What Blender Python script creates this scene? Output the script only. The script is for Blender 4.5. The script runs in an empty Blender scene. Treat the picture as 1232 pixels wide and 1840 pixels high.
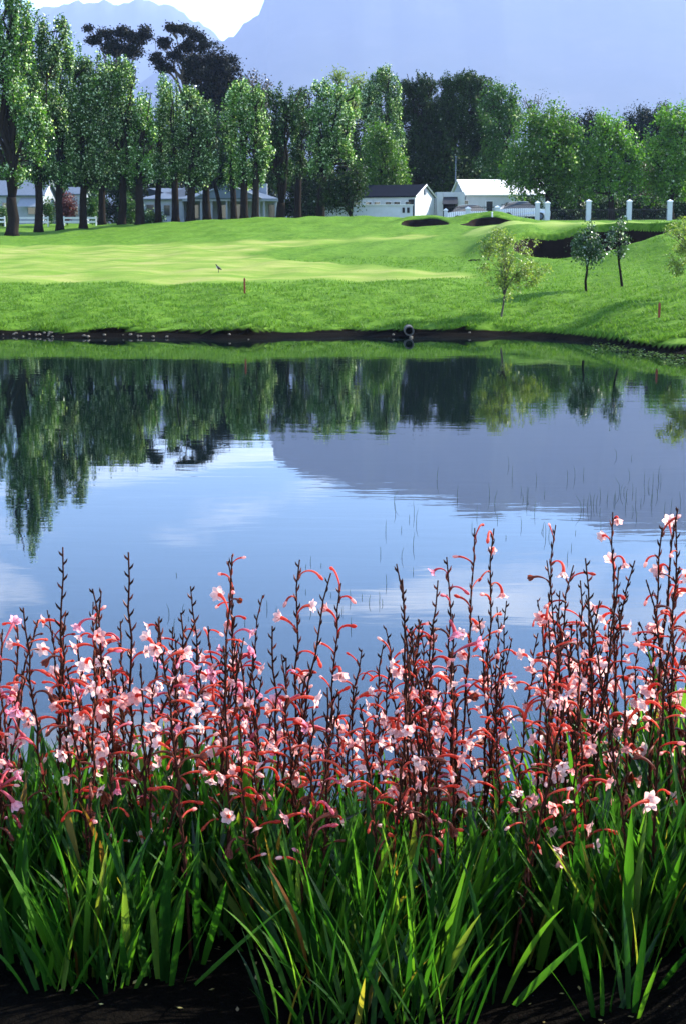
import bpy, math, random
import numpy as np
from mathutils import Vector, Matrix, Quaternion

RS = np.random.RandomState(7)
random.seed(7)
rad = math.radians
SC = bpy.context.scene
COL = SC.collection

# ------------------------------------------------------------------ camera
CAM_Z = 3.0                      # eye height above the pond
PITCH = rad(11.4)
F = 2555.0                       # focal length in photograph pixels (1232 x 1840)
cam_d = bpy.data.cameras.new('camera')
cam_d.sensor_fit = 'VERTICAL'; cam_d.sensor_height = 36.0
cam_d.lens = 36.0 * F / 1840.0
cam_d.clip_start = 0.1; cam_d.clip_end = 40000
cam = bpy.data.objects.new('camera', cam_d); COL.objects.link(cam)
cam.location = (0, 0, CAM_Z); cam.rotation_euler = (math.pi/2 - PITCH, 0, 0)
SC.camera = cam
cam_d.dof.use_dof = True; cam_d.dof.focus_distance = 5.2; cam_d.dof.aperture_fstop = 22

# ------------------------------------------------------------------ world, sun, exposure
SUN_AZ, SUN_EL = rad(63), rad(33)          # azimuth measured from +Y towards +X
SUN = Vector((math.sin(SUN_AZ)*math.cos(SUN_EL), math.cos(SUN_AZ)*math.cos(SUN_EL), math.sin(SUN_EL)))
W = bpy.data.worlds.new('World'); SC.world = W; W.use_nodes = True
wn, wl = W.node_tree.nodes, W.node_tree.links
wn.clear()
sky = wn.new('ShaderNodeTexSky'); sky.sky_type = 'NISHITA'; sky.sun_disc = False
sky.sun_elevation = SUN_EL; sky.sun_rotation = SUN_AZ
sky.air_density = 1.0; sky.dust_density = 0.15; sky.ozone_density = 5.0
tc = wn.new('ShaderNodeTexCoord')
sep = wn.new('ShaderNodeSeparateXYZ'); wl.new(tc.outputs['Generated'], sep.inputs[0])
zc = wn.new('ShaderNodeMath'); zc.operation = 'MAXIMUM'; zc.inputs[1].default_value = 0.03
wl.new(sep.outputs['Z'], zc.inputs[0])
dv = wn.new('ShaderNodeVectorMath'); dv.operation = 'DIVIDE'
cmb = wn.new('ShaderNodeCombineXYZ')
for i in range(3): wl.new(zc.outputs[0], cmb.inputs[i])
wl.new(tc.outputs['Generated'], dv.inputs[0]); wl.new(cmb.outputs[0], dv.inputs[1])
cn = wn.new('ShaderNodeTexNoise'); cn.inputs['Scale'].default_value = 0.75; cn.inputs['Detail'].default_value = 7
cn.inputs['Roughness'].default_value = 0.55; cn.inputs['Distortion'].default_value = 0.6
cmap = wn.new('ShaderNodeMapping'); cmap.inputs['Location'].default_value = (4.36, 2.7, 0)
wl.new(dv.outputs[0], cmap.inputs[0]); wl.new(cmap.outputs[0], cn.inputs['Vector'])
cr = wn.new('ShaderNodeValToRGB')
cr.color_ramp.elements[0].position = 0.53; cr.color_ramp.elements[0].color = (0, 0, 0, 1)
cr.color_ramp.elements[1].position = 0.74; cr.color_ramp.elements[1].color = (1, 1, 1, 1)
wl.new(cn.outputs['Fac'], cr.inputs[0])
cm = wn.new('ShaderNodeMath'); cm.operation = 'MULTIPLY'; cm.inputs[1].default_value = 0.92
wl.new(cr.outputs[0], cm.inputs[0])
mixc = wn.new('ShaderNodeMix'); mixc.data_type = 'RGBA'
wl.new(cm.outputs[0], mixc.inputs[0]); wl.new(sky.outputs[0], mixc.inputs[6])
mixc.inputs[7].default_value = (10.0, 10.2, 10.6, 1)
bg = wn.new('ShaderNodeBackground'); bg.inputs['Strength'].default_value = 0.15
wl.new(mixc.outputs[2], bg.inputs['Color'])
wo = wn.new('ShaderNodeOutputWorld'); wl.new(bg.outputs[0], wo.inputs['Surface'])

sun_d = bpy.data.lights.new('sun', 'SUN'); sun_d.energy = 5.0; sun_d.angle = rad(0.5); sun_d.color = (1.0, 0.95, 0.86)
sun_o = bpy.data.objects.new('sun', sun_d); COL.objects.link(sun_o)
sun_o.rotation_euler = SUN.to_track_quat('Z', 'Y').to_euler(); sun_o.location = SUN * 300

vs = SC.view_settings
vs.view_transform = 'Standard'; vs.look = 'None'; vs.gamma = 1.0; vs.use_curve_mapping = False
vs.exposure = 1.9
SC.render.engine = 'CYCLES'
cy = SC.cycles
cy.max_bounces = 7; cy.diffuse_bounces = 3; cy.glossy_bounces = 3; cy.transmission_bounces = 4
cy.volume_bounces = 0; cy.transparent_max_bounces = 8
cy.caustics_reflective = False; cy.caustics_refractive = False
cy.use_denoising = True; cy.sample_clamp_indirect = 4.0

# ------------------------------------------------------------------ pixel <-> world helpers
CP, SP = math.cos(PITCH), math.sin(PITCH)
def ray(px, py):
    a, b = (px-616)/F, (920-py)/F
    return np.array([a, CP + b*SP, -SP + b*CP])
def at(px, py, Y):
    d = ray(px, py); t = Y/d[1]
    return Vector((d[0]*t, Y, CAM_Z + d[2]*t))
def xat(px, Y, z):
    """world X of pixel column px for a point at depth Y and height z"""
    return (px-616)/F * (Y*CP - (z-CAM_Z)*SP)
def zat(py, Y):
    d = ray(616, py); return CAM_Z + d[2]/d[1]*Y

def sstep(a, b, x):
    t = np.clip((x-a)/(b-a), 0, 1); return t*t*(3-2*t)

# ------------------------------------------------------------------ terrain heights
PROF_U = np.array([-0.24, -0.05, 0.075, 0.12, 0.24])
PROF = [
 ([39.2,41.5,44,46,48,70,97,110,130,300], [.2,.60,1.0,1.12,1.16,1.65,2.27,2.9,3.1,3.3]),
 ([39.2,41.5,44,46,48,62,75,88,100,108,118,300], [.2,.60,1.0,1.12,1.16,1.6,2.15,2.85,3.5,3.35,3.0,3.2]),
 ([39.2,41.5,44,46,48,62,75,84,88,100,112,300], [.2,.60,1.0,1.12,1.16,1.75,2.3,2.75,3.05,3.3,3.1,3.3]),
 ([39.2,41.5,43.5,50,56.5,59.5,61.3,75,100,120,300], [.2,.55,.88,1.18,1.36,2.2,3.0,3.08,3.2,3.4,3.5]),
 ([39.2,41.5,43.5,50,57.6,61.2,75,100,120,300], [.2,.58,.95,1.38,1.85,3.0,3.1,3.25,3.4,3.5]),
]
def shore(X, Y):
    u = X/np.maximum(Y, 20)
    s = 39.2 - 5.4*sstep(0.14, 0.25, u) - 6*sstep(.25, .6, u)
    return s + 0.38*np.sin(X*0.55+.5) + 0.22*np.sin(X*1.35+2.0) + 0.10*np.sin(X*2.9+1.0) + 0.05*np.sin(X*6.1)
def vnoise(X, Y, k=1.0):
    return (np.sin(X*1.7*k+Y*0.9*k+1.3)+np.sin(X*-1.1*k+Y*2.3*k+.4)+np.sin(X*2.9*k-Y*1.9*k+2.2)+np.sin(X*.6*k+Y*3.7*k))/4
# bunkers: centre x, centre y, half width, half depth, floor z, shape wobble
BUNK = [(10.5, 59.0, 3.6, 2.9, 1.2, .9), (4.85, 88.5, 1.45, 2.0, 2.62, .3), (8.9, 87.3, 1.9, 1.5, 2.9, .5)]
def bunk_r(i, X, Y):
    cx, cy, a, b, zf, w = BUNK[i]
    th = np.arctan2((Y-cy)/b, (X-cx)/a)
    k = 1 + .07*np.sin(3*th+w*5) + .05*np.sin(5*th+w*9)
    return np.hypot((X-cx)/a, (Y-cy)/b)/k
def land(X, Y):
    """far lawn without bunker hollows"""
    Yn = Y - shore(X, Y) + 39.2
    u = np.clip(X/np.maximum(Y, 20), -.24, .24)
    cols = []
    for ks, zs in PROF:
        zz = 0
        for off in (-2.4, -1.2, 0, 1.2, 2.4):
            zz = zz + np.interp(Yn + off*sstep(41, 50, Yn), ks, zs)
        cols.append(zz/5)
    z = cols[0]
    for i in range(len(cols)-1):
        t = sstep(PROF_U[i], PROF_U[i+1], u)
        z = np.where(u > PROF_U[i], cols[i]*(1-t)+cols[i+1]*t, z)
    far = sstep(44, 60, Yn)
    z = z + .07*vnoise(X, Y, .16)*far + .035*vnoise(X, Y, .55)*sstep(39, 41, Yn) + .012*vnoise(X, Y, 2.4)*sstep(39.1, 40, Yn)*(1-sstep(46,52,Yn))
    # mounds around the greens
    for mx, my, a, b, h in ((9.2, 90.0, 2.7, 1.5, .72), (5.0, 91.5, 2.0, 1.6, .42), (1.2, 97, 3.5, 4, .25), (7.0, 99, 7, 3, .15)):
        z = z + h*np.exp(-((X-mx)/a)**2-((Y-my)/b)**2)
    # raised shoulder right of the big bunker
    z = z + .25*np.exp(-((X-15.0)/1.6)**2-((Y-57)/3.5)**2)
    return z
def bunker_z(i, r, zl):
    zf = BUNK[i][4]
    lip = {0: .88, 1: .8, 2: .82}[i]
    t = sstep(lip, 1.0, r)
    return zf + (zl - zf)*np.maximum(t, 0) + .05*np.minimum(r, .9)
def ht(X, Y, deep=0.0):
    X = np.asarray(X, float); Y = np.asarray(Y, float)
    zf = land(X, Y)
    for i in range(3):
        r = bunk_r(i, X, Y)
        zb = np.minimum(bunker_z(i, r, zf), zf)
        zf = np.where(r < 1, zb - deep*sstep(1.0, .93, r), zf)
    s = shore(X, Y)
    d = Y - s
    ledge = np.where((d > -.4) & (d <= 0), .02 + .08*sstep(-.4, 0, d) + .03*vnoise(X, Y, 3), -.9)
    ledge = np.where(d <= -.4, .0 - .9*sstep(-.4, -1.5, d) , ledge)
    zf = np.where(d > 0, .10 + (zf-.10+.10*vnoise(X, Y*.3, 1.1))*sstep(0, .14+.22*sstep(-.2, .5, vnoise(X, Y*.3, .7)), d), ledge)
    # pond sides far outside the view
    side = sstep(34, 44, np.abs(X)) * sstep(60, 30, np.abs(Y-18) + 25)
    zf = np.where(d > -.4, zf, zf + side*2.6)
    Yb = Y + .25*np.sin(X*1.3+.6) + .12*np.sin(X*3.1)
    zn = np.interp(Yb, [-400,-20, 0, 2.5, 3.2, 4, 5, 6, 6.6, 8, 9], [1.9, 1.65, 1.55, 1.43, 1.37, 1.12, .66, .1, -.3, -.85, -5])
    zn = zn + .26*sstep(.35, 1.5, X)*sstep(6.3, 4.2, Y) + .02*vnoise(X, Y, 5)*sstep(7, 5, Y)
    return np.where(Y < 9, np.maximum(zn, -.9), zf)
def hz(x, y): return float(ht(np.array([x]), np.array([y]))[0])
def hit(px, py, y0=30.0, y1=140.0):
    """where the view ray of a pixel meets the far ground"""
    d = ray(px, py); ys = np.arange(y0, y1, .1); t = ys/d[1]
    gap = CAM_Z + d[2]*t - ht(d[0]*t, ys)
    k = np.argmax(gap < 0) if (gap < 0).any() else len(ys)-1
    y = ys[k]; return Vector((d[0]*y/d[1], y, hz(d[0]*y/d[1], y)))

# ------------------------------------------------------------------ material helpers
def new_mat(name):
    m = bpy.data.materials.new(name); m.use_nodes = True
    nt = m.node_tree; nt.nodes.clear()
    out = nt.nodes.new('ShaderNodeOutputMaterial')
    return m, nt, out
def N(nt, kind, **kw):
    n = nt.nodes.new('ShaderNode'+kind)
    for k, v in kw.items():
        if k in n.inputs: n.inputs[k].default_value = v
        else: setattr(n, k, v)
    return n
def rgb(c): return (c[0], c[1], c[2], 1)
def mixrgb(nt, fac, a, b, mode='MIX'):
    m = nt.nodes.new('ShaderNodeMix'); m.data_type = 'RGBA'; m.blend_type = mode
    for sock, v in ((m.inputs[0], fac), (m.inputs[6], a), (m.inputs[7], b)):
        if hasattr(v, 'links'): nt.links.new(v, sock)
        else: sock.default_value = v if not isinstance(v, tuple) or len(v) == 4 else rgb(v)
    return m.outputs[2]
def ramp(nt, fac, stops):
    r = nt.nodes.new('ShaderNodeValToRGB'); cr = r.color_ramp
    while len(cr.elements) < len(stops): cr.elements.new(.5)
    for e, (p, c) in zip(cr.elements, stops):
        e.position = p; e.color = rgb(c) if isinstance(c, tuple) else (c, c, c, 1)
    nt.links.new(fac, r.inputs[0]); return r.outputs[0]
def noise(nt, scale, detail=4, rough=.55, vec=None, dist=0):
    n = nt.nodes.new('ShaderNodeTexNoise'); n.inputs['Scale'].default_value = scale
    n.inputs['Detail'].default_value = detail; n.inputs['Roughness'].default_value = rough; n.inputs['Distortion'].default_value = dist
    if vec is not None: nt.links.new(vec, n.inputs['Vector'])
    return n.outputs['Fac']
def objco(nt, scale=(1, 1, 1), geo=False):
    if geo:
        g = nt.nodes.new('ShaderNodeNewGeometry'); o = g.outputs['Position']
    else:
        g = nt.nodes.new('ShaderNodeTexCoord'); o = g.outputs['Object']
    mp = nt.nodes.new('ShaderNodeMapping'); mp.inputs['Scale'].default_value = scale
    nt.links.new(o, mp.inputs[0]); return mp.outputs[0]
def plain(name, col, rough=.7, var=.15, scale=6, bump=.15, bscale=30, metal=0, spec=.3):
    m, nt, out = new_mat(name)
    b = N(nt, 'BsdfPrincipled'); b.inputs['Roughness'].default_value = rough; b.inputs['Metallic'].default_value = metal
    b.inputs['Specular IOR Level'].default_value = spec
    v = objco(nt)
    n1 = noise(nt, scale, 5, .6, v)
    lo = tuple(c*(1-var) for c in col); hi = tuple(min(1, c*(1+var)) for c in col)
    nt.links.new(ramp(nt, n1, [(.3, lo), (.7, hi)]), b.inputs['Base Color'])
    if bump:
        bp = N(nt, 'Bump', Strength=bump, Distance=.02); nt.links.new(noise(nt, bscale, 4, .6, v), bp.inputs['Height'])
        nt.links.new(bp.outputs[0], b.inputs['Normal'])
    nt.links.new(b.outputs[0], out.inputs[0]); return m
def leaf_mat(name, c0, c1, trans=.45, tcol=None, pale=0.0, palec=(.42, .46, .36), rough=.4, spec=.5, objvar=True, hue=.5):
    """foliage: colour varies from leaf to leaf, light passes through"""
    m, nt, out = new_mat(name)
    g = N(nt, 'NewGeometry')
    base = ramp(nt, g.outputs['Random Per Island'], [(0, c0), (1, c1)])
    if objvar:
        oi = N(nt, 'ObjectInfo'); hs = N(nt, 'HueSaturation')
        mr = N(nt, 'MapRange'); mr.inputs['To Min'].default_value = .75; mr.inputs['To Max'].default_value = 1.25
        nt.links.new(oi.outputs['Random'], mr.inputs[0]); nt.links.new(mr.outputs[0], hs.inputs['Value'])
        hs.inputs['Hue'].default_value = hue
        nt.links.new(base, hs.inputs['Color']); base = hs.outputs[0]
    if pale > 0:
        mul = N(nt, 'Math', operation='MULTIPLY'); mul.inputs[1].default_value = 7.31
        fr = N(nt, 'Math', operation='FRACT'); nt.links.new(g.outputs['Random Per Island'], mul.inputs[0]); nt.links.new(mul.outputs[0], fr.inputs[0])
        lt = N(nt, 'Math', operation='LESS_THAN'); lt.inputs[1].default_value = pale; nt.links.new(fr.outputs[0], lt.inputs[0])
        base = mixrgb(nt, lt.outputs[0], base, palec)
    b = N(nt, 'BsdfPrincipled'); b.inputs['Roughness'].default_value = rough; b.inputs['Specular IOR Level'].default_value = spec
    nt.links.new(base, b.inputs['Base Color'])
    t = N(nt, 'BsdfTranslucent')
    tc_ = mixrgb(nt, 1.0, base, tcol or (1.5, 1.7, .7), 'MULTIPLY'); nt.links.new(tc_, t.inputs['Color'])
    mx = N(nt, 'MixShader'); mx.inputs[0].default_value = trans
    nt.links.new(b.outputs[0], mx.inputs[1]); nt.links.new(t.outputs[0], mx.inputs[2]); nt.links.new(mx.outputs[0], out.inputs[0])
    return m
def bark_mat(name, col):
    m, nt, out = new_mat(name)
    b = N(nt, 'BsdfPrincipled', Roughness=.9); b.inputs['Specular IOR Level'].default_value = .02
    v = objco(nt, (6, 6, 1.2)); n = noise(nt, 2.5, 6, .65, v)
    nt.links.new(ramp(nt, n, [(.3, tuple(c*.5 for c in col)), (.7, tuple(c*1.4 for c in col))]), b.inputs['Base Color'])
    bp = N(nt, 'Bump', Strength=.6, Distance=.05); nt.links.new(n, bp.inputs['Height']); nt.links.new(bp.outputs[0], b.inputs['Normal'])
    nt.links.new(b.outputs[0], out.inputs[0]); return m

# ------------------------------------------------------------------ mesh helpers
def make_mesh(name, V, faces, mats=(), mi=None, smooth=False):
    """V (n,3); faces: list of index arrays, each (m,k)"""
    me = bpy.data.meshes.new(name)
    V = np.asarray(V, np.float32).reshape(-1, 3)
    if not isinstance(faces, list) or not hasattr(faces[0], "shape"): faces = [np.array(faces)]
    faces = [np.asarray(f, np.int32) for f in faces if len(f)]
    tot = np.concatenate([np.full(len(f), f.shape[1], np.int32) for f in faces])
    idx = np.concatenate([f.ravel() for f in faces])
    me.vertices.add(len(V)); me.vertices.foreach_set('co', V.ravel())
    me.loops.add(len(idx)); me.loops.foreach_set('vertex_index', idx)
    me.polygons.add(len(tot)); st = np.zeros(len(tot), np.int32); st[1:] = np.cumsum(tot)[:-1]
    me.polygons.foreach_set('loop_start', st)
    if mi is not None: me.polygons.foreach_set('material_index', np.asarray(mi, np.int32))
    me.polygons.foreach_set('use_smooth', np.full(len(tot), bool(smooth)))
    for m in (mats if isinstance(mats, (list, tuple)) else [mats]): me.materials.append(m)
    me.update(calc_edges=True); return me
def link(name, me, parent=None, loc=None, rot=None, scale=None):
    o = bpy.data.objects.new(name, me); COL.objects.link(o)
    if parent is not None: o.parent = parent
    if loc is not None: o.location = loc
    if rot is not None: o.rotation_euler = rot
    if scale is not None: o.scale = scale
    return o
def tag(o, label=None, cat=None, group=None, kind=None):
    if label: o['label'] = label
    if cat: o['category'] = cat
    if group: o['group'] = group
    if kind or cat: o['kind'] = kind or 'thing'
    return o
def thing(name, label, cat, loc, rz=0, group=None):
    o = link(name, None, None, loc, (0, 0, rz)); o.empty_display_size = .2
    return tag(o, label, cat, group)
class MB:
    """collects quads / tris into one mesh"""
    def __init__(s): s.V = []; s.Q = []; s.T = []; s.n = 0; s.mq = []; s.mt = []
    def add(s, V, Q=None, T=None, m=0):
        V = np.asarray(V, float).reshape(-1, 3); s.V.append(V)
        if Q is not None and len(Q): s.Q.append(np.asarray(Q, int)+s.n); s.mq += [m]*len(Q)
        if T is not None and len(T): s.T.append(np.asarray(T, int)+s.n); s.mt += [m]*len(T)
        s.n += len(V); return s
    def box(s, c, d, rz=0, m=0):
        x, y, z = d[0]/2, d[1]/2, d[2]/2
        P = np.array([(-x,-y,-z),(x,-y,-z),(x,y,-z),(-x,y,-z),(-x,-y,z),(x,-y,z),(x,y,z),(-x,y,z)])
        if rz: ca, sa = math.cos(rz), math.sin(rz); P = P @ np.array([[ca, sa, 0], [-sa, ca, 0], [0, 0, 1]])
        return s.add(P+np.array(c), [(0,3,2,1),(4,5,6,7),(0,1,5,4),(1,2,6,5),(2,3,7,6),(3,0,4,7)], m=m)
    def tube(s, path, radii, sides=6, cap=True, m=0):
        path = np.asarray(path, float); n = len(path)
        tan = np.gradient(path, axis=0); tan /= np.linalg.norm(tan, axis=1)[:, None]+1e-9
        ref = np.array([0, 0, 1.0]) if abs(tan[0][2]) < .9 else np.array([1.0, 0, 0])
        rings = []
        u = np.cross(tan[0], ref); u /= np.linalg.norm(u)
        for i in range(n):
            u = u - tan[i]*np.dot(u, tan[i]); u /= np.linalg.norm(u)+1e-9
            w = np.cross(tan[i], u)
            a = np.arange(sides)*2*math.pi/sides
            rings.append(path[i] + radii[i]*(np.cos(a)[:, None]*u + np.sin(a)[:, None]*w))
        V = np.concatenate(rings); Q = []
        for i in range(n-1):
            for k in range(sides):
                k2 = (k+1) % sides
                Q.append((i*sides+k, i*sides+k2, (i+1)*sides+k2, (i+1)*sides+k))
        T = []
        if cap:
            V = np.concatenate([V, path[-1:], path[:1]]); a = n*sides
            for k in range(sides):
                k2 = (k+1) % sides
                T.append(((n-1)*sides+k, (n-1)*sides+k2, a)); T.append((k2, k, a+1))
        return s.add(V, Q, T, m)
    def mesh(s, name, mats, smooth=False):
        fs, mi = [], []
        if s.Q: fs.append(np.concatenate(s.Q)); mi += s.mq
        if s.T: fs.append(np.concatenate(s.T)); mi += s.mt
        return make_mesh(name, np.concatenate(s.V), fs, mats, mi, smooth)
    def build(s, name, mats, parent=None, loc=None, rot=None, smooth=False):
        return link(name, s.mesh(name, mats, smooth), parent, loc, rot)
def icosphere(sub=1):
    t = (1+5**.5)/2
    V = [(-1,t,0),(1,t,0),(-1,-t,0),(1,-t,0),(0,-1,t),(0,1,t),(0,-1,-t),(0,1,-t),(t,0,-1),(t,0,1),(-t,0,-1),(-t,0,1)]
    T = [(0,11,5),(0,5,1),(0,1,7),(0,7,10),(0,10,11),(1,5,9),(5,11,4),(11,10,2),(10,7,6),(7,1,8),(3,9,4),(3,4,2),(3,2,6),(3,6,8),(3,8,9),(4,9,5),(2,4,11),(6,2,10),(8,6,7),(9,8,1)]
    V = [np.array(v)/np.linalg.norm(v) for v in V]
    for _ in range(sub):
        mid = {}; T2 = []
        def md(a, b):
            k = (min(a, b), max(a, b))
            if k not in mid:
                p = V[a]+V[b]; V.append(p/np.linalg.norm(p)); mid[k] = len(V)-1
            return mid[k]
        for a, b, c in T:
            x, y, z = md(a, b), md(b, c), md(c, a); T2 += [(a, x, z), (b, y, x), (c, z, y), (x, y, z)]
        T = T2
    return np.array(V), np.array(T)
def leaf_quads(C, size, rs, up=.3, aspect=.75, outward=None):
    """rhombus leaves at centres C, random facing"""
    n = len(C)
    nrm = rs.normal(size=(n, 3)); nrm /= np.linalg.norm(nrm, axis=1)[:, None]
    nrm[:, 2] += up
    if outward is not None: nrm += outward
    nrm /= np.linalg.norm(nrm, axis=1)[:, None]+1e-9
    a = np.cross(nrm, rs.normal(size=(n, 3))); a /= np.linalg.norm(a, axis=1)[:, None]+1e-9
    b = np.cross(nrm, a)
    s = (size*(.65+.7*rs.rand(n)))[:, None]*.5
    V = np.stack([C-a*s, C+b*s*aspect - a*s*.1, C+a*s, C-b*s*aspect - a*s*.1], 1).reshape(-1, 3)
    return V, np.arange(4*n).reshape(n, 4)

# ------------------------------------------------------------------ ground
def lines(*segs):
    out = []
    for a, b, st in segs: out += list(np.arange(a, b-1e-6, st))
    return np.array(out)
gx = np.concatenate([-np.geomspace(9000, 46, 22), lines((-44, -24, 1), (-24, -3, .3), (-3, 3, .15), (3, 5, .18), (5, 14.6, .085), (14.6, 24, .3), (24, 45, 1)), np.geomspace(46, 9000, 22)])
gy = np.concatenate([[-150, -60, -25, -12, -6, -3, -1], lines((0, 2.4, .3), (2.4, 7.2, .1), (7.2, 31, 1.7), (31, 32.5, .5), (32.5, 39.9, .055), (39.9, 46, .16), (46, 55.5, .25), (55.5, 62.2, .09), (62.2, 84, .4), (84, 93, .2), (93, 112, .5), (112, 150, 2)), np.geomspace(152, 9400, 26)])
GX, GY = np.meshgrid(gx, gy)
GZ = ht(GX, GY, deep=.12)
nX, nY = len(gx), len(gy)
ii = (np.arange(nY-1)[:, None]*nX + np.arange(nX-1)[None, :]).ravel()
Q = np.stack([ii, ii+1, ii+1+nX, ii+nX], 1)

def in_poly(X, Y, P):
    c = np.zeros(X.shape, bool); n = len(P)
    for i in range(n):
        x1, y1 = P[i]; x2, y2 = P[(i+1) % n]
        cond = ((y1 > Y) != (y2 > Y)) & (X < (x2-x1)*(Y-y1)/(y2-y1+1e-12)+x1)
        c ^= cond
    return c
def poly_px(pts): return [tuple(hit(*p)[:2]) for p in pts]
FAIR = poly_px([(-40,440),(150,441),(300,437),(420,435),(520,431),(640,426),(760,421),(790,424),(700,431),(590,438),(490,446),(430,455),(470,461),(600,473),(720,482),(830,490),(860,494),(830,500),(700,503),(480,507),(250,509),(-40,508)])
GREEN = [(8.6, 63.0), (11, 62.6), (14, 63), (22, 65), (24, 82), (12, 84), (7.4, 82), (6.2, 76), (7.0, 68)]
fair = in_poly(GX, GY, FAIR).astype(np.float32)
green = in_poly(GX, GY, GREEN).astype(np.float32)
def soften(m, k):
    for _ in range(k):
        m = (m + np.roll(m, 1, 0) + np.roll(m, -1, 0) + np.roll(m, 1, 1) + np.roll(m, -1, 1))/5
    return m
fair = soften(fair, 2); green = soften(green, 5)
d_sh = GY - shore(GX, GY)
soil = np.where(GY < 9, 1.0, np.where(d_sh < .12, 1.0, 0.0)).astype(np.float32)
def grass_material():
    m, nt, out = new_mat('lawn_grass')
    b = N(nt, 'BsdfPrincipled', Roughness=.85); b.inputs['Specular IOR Level'].default_value = .02
    p = objco(nt, (1, 1, 1), True)
    n_big = noise(nt, .35, 4, .6, p); n_mid = noise(nt, 2.2, 5, .65, p); n_fine = noise(nt, 14, 5, .7, p)
    streak = noise(nt, .6, 5, .6, objco(nt, (.45, .9, 1), True))
    rough = ramp(nt, n_mid, [(.28, (.035, .095, .008)), (.5, (.076, .156, .014)), (.72, (.125, .205, .028))])
    rough = mixrgb(nt, ramp(nt, n_big, [(.35, 0.0), (.7, .55)]), rough, (.11, .20, .030))
    rough = mixrgb(nt, ramp(nt, noise(nt, 5.5, 6, .72, p), [(.38, .6), (.56, 0.0)]), rough, (.022, .062, .006))
    fw = ramp(nt, streak, [(.3, (.095, .175, .020)), (.46, (.145, .21, .036)), (.58, (.22, .245, .065)), (.75, (.30, .265, .11))])
    fw = mixrgb(nt, ramp(nt, n_fine, [(.3, .35), (.6, 0.0)]), fw, (.07, .15, .02))
    af = N(nt, 'Attribute', attribute_name='fair'); ag = N(nt, 'Attribute', attribute_name='green'); aso = N(nt, 'Attribute', attribute_name='soil')
    c = mixrgb(nt, af.outputs['Fac'], rough, fw)
    gr = ramp(nt, streak, [(.3, (.12, .21, .03)), (.7, (.23, .27, .075))])
    c = mixrgb(nt, ag.outputs['Fac'], c, gr)
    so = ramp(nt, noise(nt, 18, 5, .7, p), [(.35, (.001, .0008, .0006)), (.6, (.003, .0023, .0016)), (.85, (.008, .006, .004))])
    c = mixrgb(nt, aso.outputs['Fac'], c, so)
    nt.links.new(c, b.inputs['Base Color'])
    bp = N(nt, 'Bump', Strength=.55, Distance=.06)
    hmix = N(nt, 'Math', operation='ADD'); nt.links.new(n_fine, hmix.inputs[0]); nt.links.new(n_mid, hmix.inputs[1])
    nt.links.new(hmix.outputs[0], bp.inputs['Height']); nt.links.new(bp.outputs[0], b.inputs['Normal'])
    nt.links.new(b.outputs[0], out.inputs[0]); return m
M_LAWN = grass_material()
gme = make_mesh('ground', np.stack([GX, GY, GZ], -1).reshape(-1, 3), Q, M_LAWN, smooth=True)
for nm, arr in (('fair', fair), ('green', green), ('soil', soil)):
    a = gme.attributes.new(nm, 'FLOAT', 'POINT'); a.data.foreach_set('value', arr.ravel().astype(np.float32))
ground = tag(link('ground', gme), 'rolling green golf lawn with mown fairway', 'ground', kind='structure')

# ------------------------------------------------------------------ water
def water_material():
    m, nt, out = new_mat('pond_water')
    fr = N(nt, 'Fresnel', IOR=1.42)
    gl = N(nt, 'BsdfGlossy', Roughness=.012); gl.inputs['Color'].default_value = (.96, .98, 1, 1)
    df = N(nt, 'BsdfDiffuse'); df.inputs['Color'].default_value = (.002, .005, .005, 1)
    v1 = objco(nt, (.55, 2.4, 1), True); v2 = objco(nt, (2.2, 7, 1), True)
    add = N(nt, 'Math', operation='MULTIPLY_ADD'); add.inputs[1].default_value = .25
    nt.links.new(noise(nt, 1.0, 2, .5, v2), add.inputs[0]); nt.links.new(noise(nt, 1.0, 3, .5, v1, .6), add.inputs[2])
    patch = ramp(nt, noise(nt, .09, 2, .5, objco(nt, (.6, 1.3, 1), True)), [(.4, .35), (.65, 1.0)])
    bp = N(nt, 'Bump', Distance=.0034); bp.inputs['Strength'].default_value = .5
    mu = N(nt, 'Math', operation='MULTIPLY'); mu.inputs[1].default_value = .5; nt.links.new(patch, mu.inputs[0]); nt.links.new(mu.outputs[0], bp.inputs['Strength'])
    nt.links.new(add.outputs[0], bp.inputs['Height'])
    for s in (fr, gl): nt.links.new(bp.outputs[0], s.inputs['Normal'])
    mx = N(nt, 'MixShader'); nt.links.new(fr.outputs[0], mx.inputs[0]); nt.links.new(df.outputs[0], mx.inputs[1]); nt.links.new(gl.outputs[0], mx.inputs[2])
    nt.links.new(mx.outputs[0], out.inputs[0]); return m
wme = make_mesh('pond_water', [(-43, 4.5, 0), (43, 4.5, 0), (43, 41, 0), (-43, 41, 0)], [(0, 1, 2, 3)], water_material())
tag(link('pond_water', wme), 'still pond reflecting trees, mountain and sky', 'pond', kind='structure')

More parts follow.
